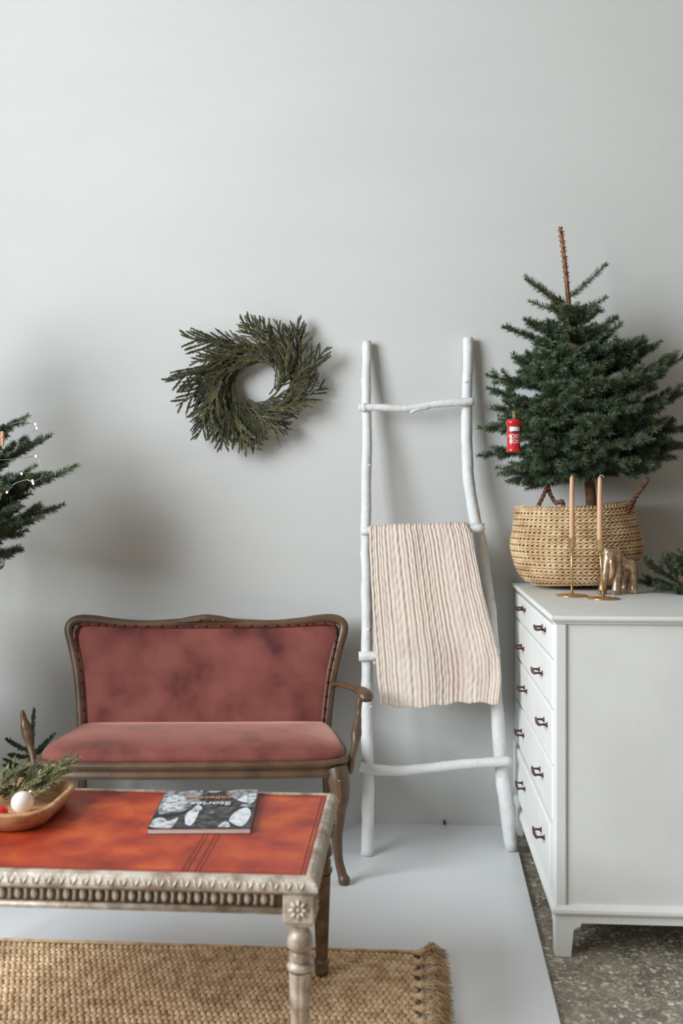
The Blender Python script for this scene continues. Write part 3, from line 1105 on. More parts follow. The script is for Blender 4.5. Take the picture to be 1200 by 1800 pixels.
def bshape(a, z):
    r_ = interp([(zz, rr_) for rr_, zz in bprof], z)
    k = 1 + .02 * math.sin(2 * a + .6) * (z / .28) + .012 * math.sin(3 * a + z * 20) + .02 * max(0, math.cos(a)) * math.exp(-((z - .14) / .05) ** 2)
    z2 = z + .006 * math.sin(2 * a + 1.2) * (z / .28) + .010 * (z / .28) * math.cos(a + .3)
    if z < .03: z2 += .007 * max(0, math.cos(a + 1.0))
    return Vector((r_ * k * math.cos(a), r_ * k * .80 * math.sin(a), z2))


wv_ = MB()
nrow = 25
NS = 132
for i in range(nrow):
    z = .016 + (.272 - .016) * i / (nrow - 1)
    twist = 66
    # two strands twisted round each other
    for s in range(2):
        ring = []
        for j in range(NS * 2):
            a = 2 * math.pi * j / (NS * 2)
            p = bshape(a, z)
            ou = Vector((math.cos(a), math.sin(a) * 1.2, 0)).normalized()
            w_ = a * twist / 2 * (1 if i % 2 else -1) + math.pi * s
            ring.append(p + ou * (.0024 * math.cos(w_)) + Vector((0, 0, .0030 * math.sin(w_))))
        wv_.tube(ring, .0033, 5, closed=True)
tag(wv_.build('woven_wall', M['seagrass'], BK), kind='stuff')
li = MB()
li.rings([[bshape(2 * math.pi * j / 48, z) * .965 + Vector((0, 0, z * .035)) for j in range(48)] for z in np.linspace(.012, .27, 12)], 0, (True, False))
li.build('basket_lining', M['seagrass'], BK)
rimm = MB()
for j in range(96):
    a = 2 * math.pi * j / 96
    p = bshape(a, .274) + Vector((0, 0, .003))
    a2 = a + .06
    p2 = bshape(a2, .274) + Vector((0, 0, .003))
    ou = Vector((math.cos(a), math.sin(a), 0)) * .006
    rimm.tube([p + ou + Vector((0, 0, -.006)), p + Vector((0, 0, .0045)), p2 - ou * .6], .0024, 5)
tag(rimm.build('rim_stitching', M['seagrass'], BK), kind='stuff')


def twisted(mb, pts, r_, turns):
    sp_ = smooth_path(pts, 10)
    P_, T_, U_, W_ = frames(sp_)
    for s in range(2):
        q_ = []
        for i in range(len(P_)):
            w_ = turns * 2 * math.pi * i / len(P_) + math.pi * s
            q_.append(P_[i] + U_[i] * r_ * math.cos(w_) + W_[i] * r_ * math.sin(w_))
        mb.tube(q_, r_ * .95, 6)


h1 = MB()
twisted(h1, [(-.150, -.09, .255), (-.135, -.105, .285), (-.116, -.105, .325), (-.108, -.10, .352), (-.098, -.098, .320), (-.082, -.115, .29), (-.064, -.13, .295), (-.058, -.135, .262)], .0042, 11)
h1.build('handle', M['brownrope'], BK)
h2 = MB()
twisted(h2, [(.150, -.105, .255), (.163, -.115, .29), (.184, -.135, .33), (.200, -.150, .356), (.206, -.146, .366), (.202, -.130, .350), (.180, -.105, .31), (.160, -.09, .262)], .0042, 11)
h2.build('handle', M['brownrope'], BK)

# ================================================================== FIR TREE IN THE BASKET
FX, FY = 0.616, 3.40
FO = (FX, FY, BZ + .012)
FT = empty('potted_fir', FO, 'small fir tree with a bare brown leader, standing in the seagrass basket', 'tree')
pm = MB()
pm.lathe([(.085, .0), (.098, .02), (.108, .15), (.113, .155), (.113, .17), (.105, .17), (.100, .145), (0.002, .145)], (BX, BY, BZ + .012), 28, sy=.8)
pm.build('pot', M['potblack'], FT, FO)
sl = MB().lathe([(.102, .150), (.09, .158), (.05, .162), (.002, .165)], (BX, BY, BZ + .012), 24, sy=.8)
sl.build('soil', M['soil'], FT, FO)
trunk = smooth_path([(FX + .004, FY, 1.03), (.618, 3.395, 1.168), (.608, 3.39, 1.272), (.589, 3.385, 1.52), (.561, 3.38, 1.711), (.542, 3.38, 1.825), (.529, 3.38, 1.959), (.514, 3.38, 2.083)], 5)
tr = MB().tube(trunk, smooth_vals([.019, .018, .0165, .013, .010, .008, .0065, .0045], 5), 10)
tr.build('trunk', M['bark'], FT, FO)
firmats = [M['needle'], M['needle2'], M['bark'], M['needletip']]


def trunk_at(z):
    for a, b in zip(trunk, trunk[1:]):
        if a.z <= z <= b.z: return a.lerp(b, (z - a.z) / (b.z - a.z))
    return trunk[-1]


# bare leader with short buds and sparse needles
ld = Fir(900, ln=.013, wd=.0022, dens=1100, ang=36)
ld.stem([p for p in trunk if p.z > 1.80], .0090, .0062, (0.0, .42), mi=2)
lr = random.Random(8)
for k in range(44):
    z = 1.90 + .18 * k / 44
    p = trunk_at(min(z, 2.08))
    a = k * 2.4
    dv = Vector((math.cos(a), math.sin(a), .9)).normalized()
    ld.stem([p + dv * .003, p + dv * .011, p + dv * .017], .0034, .0012, None, mi=2)
for k in range(6):
    a = k * 1.05
    p = trunk[-1]
    dv = Vector((math.cos(a) * .6, math.sin(a) * .6, 1)).normalized()
    ld.stem([p, p + dv * .008, p + dv * .014], .004, .0015, None, mi=2)
link('leader', ld.mesh('leader', [M['needle'], M['needle2'], M['bud'], M['needletip']], FO), FT)


def px_tip(px, py, y):      # tips noted on the picture plane at depth y, in metres
    th = math.atan(115 / 1750)
    xc = (px - 600) / 1750
    d_ = y / (xc * math.sin(th) + math.cos(th))
    return Vector((d_ * (xc * math.cos(th) - math.sin(th)), y, 1.2 + d_ * (868 - py) / 1750))


# silhouette branches: tip point, height on the trunk
sil = [(0.662, 3.37, 1.965, 1.855), (0.395, 3.36, 1.928, 1.835), (0.390, 3.30, 1.905, 1.815), (0.412, 3.40, 1.853, 1.800), (0.660, 3.36, 1.853, 1.790),
       (0.320, 3.36, 1.758, 1.690), (0.382, 3.30, 1.775, 1.700), (0.700, 3.38, 1.792, 1.690), (0.697, 3.30, 1.755, 1.670), (0.725, 3.32, 1.700, 1.615),
       (0.355, 3.40, 1.660, 1.600), (0.838, 3.36, 1.705, 1.560), (0.938, 3.40, 1.668, 1.500), (0.845, 3.30, 1.600, 1.520), (0.265, 3.36, 1.598, 1.530),
       (0.262, 3.28, 1.545, 1.480), (0.285, 3.40, 1.490, 1.440), (0.238, 3.34, 1.420, 1.400), (0.240, 3.40, 1.330, 1.370), (0.295, 3.26, 1.262, 1.340),
       (0.330, 3.32, 1.240, 1.300), (0.935, 3.36, 1.545, 1.440), (0.955, 3.38, 1.420, 1.380), (0.925, 3.34, 1.360, 1.350), (0.900, 3.40, 1.320, 1.350),
       (0.780, 3.30, 1.268, 1.310), (0.43, 3.24, 1.235, 1.290), (0.50, 3.22, 1.245, 1.280)]
seed = 100
for (x, y, z, za) in sil:
    seed += 1
    big = (z < 1.72)
    f = Fir(seed, ln=.021, wd=.0015, dens=1800, tipc=.18, ang=60)
    p0 = trunk_at(za)
    f.branch(p0, (x, y, z), side=9 if big else (0 if z > 1.84 else 5), r0=.004, bend=.06 if z > 1.5 else -.02, sidelen=.5 if big else .35, needle0=.12 if big else .06)
    link('branch', f.mesh('branch', firmats, FO, ymax=3.628), FT)
fr = random.Random(77)
# fill whorls all round
for z0, rad, nb in ((1.76, .07, 4), (1.72, .10, 5), (1.68, .14, 6), (1.60, .23, 8), (1.53, .27, 9), (1.46, .30, 9), (1.39, .31, 9), (1.33, .30, 9), (1.30, .26, 7)):
    for k in range(nb):
        seed += 1
        a = 2 * math.pi * (k + fr.uniform(0, .8)) / nb + z0 * 7
        r_ = rad * fr.uniform(.75, 1.0)
        p0 = trunk_at(z0 + fr.uniform(-.03, .03))
        dz = {True: .06, False: -.01}[z0 > 1.5] + fr.uniform(-.03, .03) - (.025 if z0 < 1.35 else 0)
        yy = math.sin(a) * r_
        if yy > .2: yy = .2 - fr.uniform(0, .03)
        if yy < 0: yy *= .85
        p1 = (p0.x + math.cos(a) * r_, min(p0.y + yy, 3.60), p0.z + dz)
        f = Fir(seed, ln=.021, wd=.0016, dens=1500, tipc=.22, ang=58)
        f.branch(p0, p1, side=8, r0=.004, sidelen=.55)
        link('branch', f.mesh('branch', firmats, FO, ymax=3.628), FT)

# branches growing out towards the room
for k in range(34):
    seed += 1
    z0 = 1.30 + .36 * (k + fr.random()) / 34
    p0 = trunk_at(z0)
    rad = interp([(1.24, .24), (1.40, .28), (1.55, .24), (1.72, .15)], z0) * fr.uniform(.8, 1.05)
    a = -math.pi / 2 + fr.uniform(-1.15, 1.15)
    p1 = (p0.x + math.cos(a) * rad, p0.y + math.sin(a) * rad * .9, p0.z + fr.uniform(.0, .07) - (.04 if z0 < 1.36 else 0))
    f = Fir(seed, ln=.021, wd=.0016, dens=1500, tipc=.25, ang=58)
    f.branch(p0, p1, side=8, r0=.004, sidelen=.5)
    link('branch', f.mesh('branch', firmats, FO, ymax=3.628), FT)

# post box bauble on the fir
PO = (0.332, 3.135, 1.330)
PB = empty('post_box_bauble', PO, 'red cylindrical post box bauble hanging on the potted fir', 'ornament')
q = MB()
q.lathe([(.0215, .0), (.0225, .003), (.0225, .010), (.0205, .012), (.0205, .084), (.0235, .087), (.0245, .091), (.0235, .096), (.019, .101), (.010, .104), (.001, .105)], PO, 28)
bod = q.build('body', M['red'], PB, PO)
q = MB()
R = []
for z in (.064, .078):
    R.append([(PO[0] + .0210 * math.sin(a), PO[1] - .0210 * math.cos(a), PO[2] + z) for a in np.linspace(-.75, .85, 9)])
q.add([p for r_ in R for p in r_], [(i, i + 1, 9 + i + 1, 9 + i) for i in range(8)])
q.build('notice_plate', M['white_ink'], bod, PO)
q = MB()
R = []
for z in (.0605, .0645):
    R.append([(PO[0] + .0212 * math.sin(a), PO[1] - .0212 * math.cos(a), PO[2] + z) for a in np.linspace(-.2, .85, 7)])
q.add([p for r_ in R for p in r_], [(i, i + 1, 7 + i + 1, 7 + i) for i in range(6)])
q.build('letter_slot', M['potblack'], bod, PO)


def text_mesh(name, s_, size, material):
    cu_ = bpy.data.curves.new(name, 'FONT')
    cu_.body = s_
    cu_.size = size
    cu_.align_x = 'CENTER'
    cu_.align_y = 'CENTER'
    cu_.extrude = 0.0002
    cu_.offset = size * .012
    o_ = bpy.data.objects.new(name, cu_)
    COL.objects.link(o_)
    me_ = bpy.data.meshes.new_from_object(o_.evaluated_get(bpy.context.evaluated_depsgraph_get()))
    bpy.data.objects.remove(o_)
    me_.materials.clear()
    me_.materials.append(material)
    return me_


for s_, z in (('POST', .048), ('BOX', .032)):
    me = text_mesh('lettering', s_, .0165, M['white_ink'])
    for v in me.vertices:          # wrap the lettering round the cylinder
        a = v.co.x / .0208 + .05
        hgt = v.co.y
        rr_ = .0209 + v.co.z
        v.co = (rr_ * math.sin(a), -rr_ * math.cos(a), hgt + z)
    link('lettering', me, bod)
q = MB().tube(smooth_path([(PO[0], PO[1], PO[2] + .104), (PO[0] - .003, PO[1], PO[2] + .118), (PO[0], PO[1] + .004, PO[2] + .130), (PO[0] + .003, PO[1], PO[2] + .118), (PO[0], PO[1], PO[2] + .104)], 5), .0009, 5)
q.build('hanging_loop', M['brass'], PB, PO)

# ================================================================== CANDLES
CT = 0.8802
for (cx, cy, zc, zt, lab, lab2, lean) in ((0.514, 3.152, 1.063, 1.256, 'slim brass candlestick nearer the middle of the basket', 'peach gold taper candle in the left brass candlestick', 0.0),
                                          (0.595, 3.073, 1.062, 1.252, 'slim brass candlestick standing just in front of the gold animal figurine', 'peach gold taper candle in front of the gold animal figurine', -.010)):
    c = (cx, cy, CT)
    H = empty('candlestick', c, lab, 'candlestick', 'brass candlesticks on the chest')
    q = MB().lathe([(.048, 0), (.049, .002), (.048, .004), (.030, .006), (.008, .008), (.0045, .012)], c, 36)
    q.build('base', M['brass'], H, c)
    hz = zc - CT
    q = MB().tube([(cx, cy, CT + .006), (cx + lean * .5, cy, CT + hz * .5), (cx + lean, cy, CT + hz - .030)], [.0042, .0034, .0036], 10)
    q.build('stem', M['brass'], H, c)
    q = MB().lathe([(.004, -.040), (.0055, -.034), (.0095, -.030), (.0115, -.026), (.0115, -.001), (.0125, .0), (.0105, .001), (.009, -.006)], (cx + lean, cy, zc), 20)
    q.build('cup', M['brass'], H, c)
    cb = (cx + lean, cy, zc - .006)
    K = empty('taper_candle', cb, lab2, 'candle', 'taper candles in brass candlesticks')
    hh = zt - zc + .006
    q = MB().lathe([(.0085, 0), (.0090, .01), (.0082, hh * .6), (.0064, hh * .95), (.0048, hh - .002), (.0015, hh)], cb, 18)
    q.build('wax', M['candle'], K, cb)
    if lean:
        q = MB().tube(smooth_path([(cb[0], cy, zt - .002), (cb[0] + .001, cy, zt + .004), (cb[0] + .007, cy, zt + .004), (cb[0] + .013, cy, zt - .001)], 4), .0012, 6)
    else:
        q = MB().tube([(cb[0], cy, zt - .002), (cb[0] + .0005, cy, zt + .004)], .0012, 6)
    q.build('wick', M['wick'], K, cb)

# ================================================================== GOLD ANIMAL FIGURINE
GO = (0.672, 3.235, CT)
g = MB()
gx = lambda px: 0.651 + (px - 1072) / 545.0


def gz(py): return CT + (1041 - py) / 545.0


Yf = 3.235
g.ell((gx(1073), Yf - .004, gz(972)), (.022, .026, .026), 14, 9)
g.ell((gx(1086), Yf + .012, gz(985)), (.028, .030, .026), 14, 9)
g.ell((gx(1101), Yf + .020, gz(990)), (.030, .028, .022), 14, 9)
for (a, b, yo, k) in (((1066, 972), (1056, 1034), -.012, 1.0), ((1080, 972), (1078, 1037), -.030, 1.08), ((1104, 992), (1100, 1030), .045, .85), ((1110, 992), (1112, 1034), .012, .92)):
    pa, pb = Vector((gx(a[0]), Yf + yo * .6, gz(a[1]))), Vector((gx(b[0]), Yf + yo, CT + .011))
    m1 = pa.lerp(pb, .45) + Vector((.002, 0, 0))
    m2 = pa.lerp(pb, .78)
    g.tube(smooth_path([pa, m1, m2, pb, Vector((pb.x, pb.y, CT + .0005))], 4), smooth_vals([.015 * k, .0150 * k, .0115 * k, .0145 * k, .0150 * k], 4), 12)
    for s in (-1, 0, 1):
        g.ell((pb.x + s * .007 - .003, pb.y - .013 * k, CT + .006), (.0048, .006, .006), 8, 5)
# muzzle / trunk hanging between the forelegs, ears
g.tube(smooth_path([(gx(1071), Yf - .022, gz(970)), (gx(1069), Yf - .040, gz(982)), (gx(1069), Yf - .044, gz(1000)), (gx(1066), Yf - .040, gz(1014))], 4), smooth_vals([.014, .011, .0085, .006], 4), 10)
for s in (-1, 1):
    g.ell((gx(1073) + s * .019, Yf - .006, gz(968)), (.009, .012, .019), 10, 7)
g.tube(smooth_path([(gx(1115), Yf + .03, gz(985)), (gx(1119), Yf + .034, gz(1000)), (gx(1117), Yf + .034, gz(1012))], 4), .004, 8)
go = g.build('animal_figurine', M['goldfig'], None, GO)
single(go, GO)
rm = go.modifiers.new('remesh', 'REMESH')
rm.mode = 'VOXEL'
rm.voxel_size = .0022
rm.use_smooth_shade = True
sm_ = go.modifiers.new('smooth', 'SMOOTH')
sm_.factor = .5
sm_.iterations = 4
tag(go, 'small gold animal figurine with four thick legs on the chest', 'figurine')

# ================================================================== FIR SPRIG lying on the chest
SG = (0.84, 3.33, CT)
f = Fir(555, ln=.0155, wd=.0017, dens=1300, tipc=.1)
f.branch((.93, 3.36, CT + .012), (.760, 3.32, CT + .035), side=8, r0=.004, sidelen=.6)
f.branch((.92, 3.33, CT + .012), (.768, 3.28, CT + .105), side=8, r0=.003, sidelen=.5)
f.branch((.93, 3.32, CT + .015), (.850, 3.25, CT + .128), side=8, r0=.003, sidelen=.6)
f.branch((.925, 3.31, CT + .015), (.885, 3.24, CT + .135), side=8, r0=.003, sidelen=.6)
f.branch((.92, 3.32, CT + .012), (.80, 3.22, CT + .022), side=7, r0=.003, sidelen=.5)
me = f.mesh('fir_sprig', firmats, SG)
zs = np.empty(len(me.vertices) * 3, dtype=np.float32)
me.vertices.foreach_get('co', zs)
zs = zs.reshape(-1, 3)
zs[:, 2] = np.maximum(zs[:, 2], 0.0006)
me.vertices.foreach_set('co', zs.ravel())
o = link('fir_sprig', me, None, SG)
tag(o, 'cut fir sprig lying on the chest beside the gold figurine', 'fir sprig')

# ================================================================== WREATH
WX, WZ = -0.545, 1.610
WO = (WX, WALL - .02, WZ)
WR = empty('fir_wreath', WO, 'loose green fir wreath hanging on the white wall', 'wreath')
rw = random.Random(31)
ring = []
vn = MB()
for s in range(3):
    pts = []
    for j in range(48):
        a = 2 * math.pi * j / 48
        rr_ = .125 + .010 * math.sin(3 * a + s * 2) + rw.uniform(-.002, .002)
        pts.append((rr_ * 1.08 * math.cos(a), -.010 + .012 * math.sin(5 * a + s * 2.1), rr_ * math.sin(a)))
    vn.tube(pts, .006, 6, closed=True)
vn.build('vine_ring', M['vine'], WR)
wm = []
for k in range(9):
    f = Fir(300 + k, ln=.0105, wd=.0023, dens=2300, ang=40, tipc=.35)
    L_ = [.20, .17, .15, .22, .18, .13, .19, .16, .21][k]
    f.branch((0, 0, 0), (L_, 0, 0.0), side=[6, 5, 4, 8, 6, 4, 7, 5, 7][k], r0=.0030, start=.12, spread=27, bend=-.05, sidelen=.66, plane=(0, 1, 0), needle0=.0, third=False)
    mats_ = [[M['wr1'], M['wr3'], M['vine'], M['wr2']], [M['wr1'], M['wr2'], M['vine'], M['wr2']], [M['wr3'], M['wr1'], M['vine'], M['wr1']]][k % 3]
    wm.append(f.mesh('fir_twig', mats_))
# flow runs anticlockwise: tips point along the tangent and outwards
NTW = 112
for k in range(NTW):
    a = 2 * math.pi * (k + rw.uniform(-1.2, 1.2)) / NTW
    lay = k % 3
    rad = (.086, .118, .145)[lay] + rw.uniform(-.012, .012)
    deg = math.degrees(a) % 360
    outw = {0: -.12, 1: .33, 2: .52}[lay] + rw.uniform(-.15, .2)
    if 150 < deg < 265: outw += .40          # long loose tips on the lower left
    if deg > 330 or deg < 20: outw += .15
    if 20 < deg < 120: outw -= .05
    ta = a + math.pi / 2
    dirx = math.cos(ta) + outw * math.cos(a)
    dirz = math.sin(ta) + outw * math.sin(a)
    angle = math.atan2(dirz, dirx)
    sc = rw.uniform(.55, 1.0) * (1.06 if 100 < deg < 240 else .85)
    if lay == 0: sc *= .75
    px_, pz_ = rad * 1.06 * math.cos(a), rad * math.sin(a)
    yo = -.010 - .02 * (lay == 1) - rw.uniform(0, .055)
    tilt = rw.uniform(-.05, .22)
    o = link('fir_twig', rw.choice(wm), WR, (px_, yo, pz_))
    # local x -> twig direction in the wall plane, tipped a little to the room
    rotm = Matrix.Rotation(-angle, 4, 'Y') @ Matrix.Rotation(-tilt, 4, 'Z') @ Matrix.Rotation(rw.uniform(-.5, .5), 4, 'X')
    o.rotation_euler = rotm.to_euler()
    o.scale = (sc, sc * .9, sc)
    o.location.z *= .90
for pts in ([(-.10, -.02, -.12), (-.09, -.02, -.19), (-.06, -.015, -.225), (-.035, -.01, -.235)], [(.11, -.02, .10), (.17, -.015, .065), (.215, -.01, .035)],
            [(.04, -.02, -.15), (.075, -.015, -.20), (.085, -.01, -.24)], [(.05, -.02, .15), (.10, -.02, .185), (.12, -.012, .175)]):
    MB().tube(smooth_path(pts, 4), .0009, 4).build('stray_stem', M['vine'], WR)

# ================================================================== TRAY on the table with its contents
TR = (-0.985, 2.27, TZ + .0006)
TW = empty('wooden_tray', TR, 'long shallow carved wooden tray with rounded corners on the leather table top', 'tray')


def rrect(hx, hy, r_, z, n_=8):
    out_ = []
    for cx_, cy_, a0 in ((hx - r_, -hy + r_, -90), (hx - r_, hy - r_, 0), (-hx + r_, hy - r_, 90), (-hx + r_, -hy + r_, 180)):
        for k in range(n_ + 1):
            a = math.radians(a0 + 90 * k / n_)
            out_.append((cx_ + r_ * math.cos(a), cy_ + r_ * math.sin(a), z))
    return out_


tm = MB()
HX, HY = .190, .146
R = [rrect(HX - .035, HY - .035, .06, 0), rrect(HX - .022, HY - .022, .066, .004), rrect(HX - .008, HY - .008, .075, .022), rrect(HX, HY, .080, .042), rrect(HX - .003, HY - .003, .078, .046),
     rrect(HX - .012, HY - .012, .07, .046), rrect(HX - .016, HY - .016, .068, .042), rrect(HX - .030, HY - .030, .06, .018), rrect(HX - .045, HY - .045, .05, .010)]
tm.rings(R, 0)
tm.build('tray_body', M['tray'], TW)
TWZ = TR[2] + .0105
bc = (-.886, 2.246, TWZ + .0262)
BB = empty('pearl_bauble', (bc[0], bc[1], TWZ), 'pearl white ball bauble lying in the wooden tray', 'ornament')
MB().ell(bc, (.0255, .0255, .0255), 28, 18).build('ball', M['pearl'], BB, (bc[0], bc[1], TWZ))
q = MB().lathe([(.007, 0), (.007, .006), (.006, .008), (.001, .009)], (0, 0, 0), 14)
cp = q.build('cap', M['brass'], BB)
cp.location = (.012, .019, .0262 + .0145)
cp.rotation_euler = (math.radians(-50), math.radians(30), 0)
rc = (-.940, 2.222, TWZ + .0185)
o = MB()
o.tube(smooth_path([(rc[0] - .05, rc[1] + .01, TWZ + .012), (rc[0] - .02, rc[1] + .004, TWZ + .0125), (rc[0] + .014, rc[1] + .006, TWZ + .012), (rc[0] + .026, rc[1] + .010, TWZ + .011)], 5), smooth_vals([.008, .0115, .0115, .006], 5), 14)
o = o.build('teardrop_bauble', M['red'], None, (rc[0], rc[1], TWZ))
single(o, (rc[0], rc[1], TWZ))
tag(o, 'glossy red teardrop bauble beside the pearl ball in the tray', 'ornament')
herb = [M['herb'], M['wr2'], M['vine'], M['herb']]
for k, (sd, a, b, lab, side) in enumerate(((701, (-.93, 2.33, TWZ + .012), (-.808, 2.40, TWZ + .090), 'pale green cypress sprig reaching over the right end of the tray', 9),
                                           (702, (-.92, 2.30, TWZ + .012), (-.862, 2.335, TWZ + .040), 'short cypress sprig behind the pearl bauble in the tray', 8),
                                           (703, (-.90, 2.36, TWZ + .014), (-1.02, 2.34, TWZ + .060), 'cypress sprig at the left end of the tray by the frame edge', 9),
                                           (704, (-1.0, 2.30, TWZ + .012), (-.925, 2.375, TWZ + .085), 'upright pale cypress sprig rising at the back of the tray', 9),
                                           (705, (-.96, 2.31, TWZ + .016), (-.865, 2.385, TWZ + .070), 'cypress sprig lying along the back rim of the tray', 9))):
    f = Fir(sd, ln=.0075, wd=.0017, dens=2300, ang=34, tipc=.4)
    f.branch(a, b, side=side, r0=.0022, spread=32, sidelen=.6, needle0=0.0)
    a2 = Vector(a) + Vector((.012, -.015, 0))
    f.branch(a2, Vector(b) + Vector((-.03, -.03, -.02)), side=side, r0=.0022, spread=34, sidelen=.6, needle0=0.0)
    me = f.mesh('cypress_sprig', herb, a)
    cs_ = np.empty(len(me.vertices) * 3, dtype=np.float32)
    me.vertices.foreach_get('co', cs_)
    cs_ = cs_.reshape(-1, 3)
    cs_[:, 2] = np.maximum(cs_[:, 2], TWZ + .001 - a[2])
    me.vertices.foreach_set('co', cs_.ravel())
    tag(link('cypress_sprig', me, None, a), lab, 'greenery', 'cypress sprigs in the wooden tray')

# ================================================================== MAGAZINE
mg = [Vector((-0.571, 2.160, 0)), Vector((-0.344, 2.178, 0)), Vector((-0.368, 2.463, 0)), Vector((-0.598, 2.442, 0))]
MO = (-0.47, 2.31, TZ + .0008)
MG = empty('magazine', MO, 'softcover magazine with a black and white cover photo on the leather top', 'magazine')


def mpoint(u, v, z):
    p = mg[0].lerp(mg[1], u).lerp(mg[3].lerp(mg[2], u), v)
    return (p.x - MO[0], p.y - MO[1], z)


q = MB()
q.rings([[mpoint(u, v, z) for u, v in ((i, i), (1 - i, i), (1 - i, 1 - i), (i, 1 - i))] for z, i in ((.0004, .006), (.0105, .006))], 0, smooth=False)
q.build('pages', M['page'], MG)
q = MB()
q.rings([[mpoint(u, v, z) for u, v in ((0, 0), (1, 0), (1, 1), (0, 1))] for z in (.0105, .0116)], 0, smooth=False)
q.rings([[mpoint(u, v, z) for u, v in ((0, 0), (1, 0), (1, 1), (0, 1))] for z in (.0, .0005)], 0, smooth=False)
cov = q.build('cover', M['black'], MG)
# printed shapes of the cover photograph
blobs = [('print3', [(.0, .50), (.05, .36), (.16, .38), (.27, .40), (.34, .52), (.35, .75), (.33, 1.0), (.02, 1.0), (.0, .8)]),
         ('print1', [(.03, .62), (.06, .44), (.16, .42), (.26, .45), (.28, .60), (.25, .82), (.14, .88), (.05, .82)]),
         ('print1', [(.02, .04), (.03, .20), (.09, .26), (.17, .16), (.25, .24), (.26, .12), (.22, .03), (.10, .02)]),
         ('print2', [(.34, .10), (.33, .30), (.36, .46), (.42, .50), (.45, .42), (.43, .22), (.40, .09)]),
         ('print1', [(.37, .44), (.40, .60), (.46, .52), (.47, .42), (.43, .38)]),
         ('print3', [(.36, .62), (.33, .80), (.36, .98), (.40, .98), (.41, .78), (.40, .64)]),
         ('print2', [(.77, .16), (.79, .34), (.84, .46), (.92, .48), (.98, .40), (.97, .18), (.92, .06), (.84, .05)]),
         ('print1', [(.68, .03), (.70, .12), (.76, .16), (.80, .06), (.76, .02)]),
         ('print3', [(.66, .86), (.72, .74), (.80, .70), (.92, .62), (.985, .66), (.99, .99), (.68, .99)]),
         ('print2', [(.80, .72), (.86, .80), (.95, .78), (.94, .68), (.87, .66)]),
         ('print1', [(.90, .84), (.97, .90), (.985, .70), (.94, .56), (.91, .70)]),
         ('print3', [(.52, .32), (.54, .40), (.59, .42), (.61, .36), (.57, .31)]),
         ('print3', [(.45, .90), (.48, .94), (.58, .95), (.60, .92), (.52, .90)]),
         ('print3', [(.84, .50), (.88, .56), (.95, .56), (.96, .50)])]
br = random.Random(6)
for k, (mk, pl) in enumerate(blobs):
    n_ = len(pl)
    pj = [(min(.99, max(.01, u + br.uniform(-.014, .014))), min(.99, max(.012, v + br.uniform(-.03, .03))), 0) for u, v in pl]
    P_ = smooth_path(pj + [pj[0]], 3)[:-1]
    P_ = [Vector((min(.995, max(.005, p.x)), min(.995, max(.005, p.y)), 0)) for p in P_]
    top_ = .0118 + .00012 * k
    q = MB().add([mpoint(p.x, p.y, top_) for p in P_], [tuple(range(len(P_)))], 0, False)
    q.build('cover_print', M[mk], cov, fixn=False)
base_ang = math.atan2(mg[1].y - mg[0].y, mg[1].x - mg[0].x) + math.pi
for s_, u, v, size, mk in (('Stories', .535, .60, .034, 'white_ink'), ('collection', .49, .755, .030, 'orange_ink')):
    me = text_mesh('title_lettering', s_, size, M[mk])
    pos = mpoint(u, v, .0142)
    link('title_lettering', me, cov, pos, (0, 0, base_ang))

# ================================================================== LARGE FIR at the left
AX, AY = -1.62, 3.06
AO = (AX, AY, 0.5655)
AT = empty('decorated_fir', AO, 'decorated fir tree with wire lights, reaching in from the left edge', 'tree')
PZ = .565
pt = MB()
pt.lathe([(.12, .0), (.135, .02), (.155, .24), (.162, .25), (.162, .28), (.150, .28), (.145, .24), (.002, .235)], (AX, AY, PZ), 28)
pt.build('pot', M['seagrass'], AT, AO)
MB().lathe([(.146, .236), (.10, .248), (.002, .25)], (AX, AY, PZ), 20).build('soil', M['soil'], AT, AO)
SN = (AX - .06, AY, 0.0)
SD = empty('plant_stand', SN, 'low white plant stand under the decorated fir, outside the left edge', 'stand')
MB().box((AX - .36, AY - .28, .53), (AX + .18, AY + .22, PZ - .0005), .006).build('stand_top', M['chest'], SD, SN)
MB().box((AX - .33, AY - .25, .10), (AX + .15, AY + .19, .5295), .004).build('cabinet', M['chest'], SD, SN)
for sx in (AX - .32, AX + .10):
    for sy in (AY - .24, AY + .14):
        MB().box((sx, sy, 0.0), (sx + .04, sy + .04, .0995), .003).build('leg', M['chest'], SD, SN)
tk = smooth_path([(AX, AY, .72), (AX + .01, AY, .9), (AX, AY, 1.2), (AX - .01, AY, 1.5), (AX, AY, 1.86)], 5)
MB().tube(tk, smooth_vals([.028, .025, .02, .013, .005], 5), 10).build('trunk', M['bark'], AT, AO)


def tka(z):
    for a, b in zip(tk, tk[1:]):
        if a.z <= z <= b.z: return a.lerp(b, (z - a.z) / (b.z - a.z))
    return tk[-1]


seed = 2000
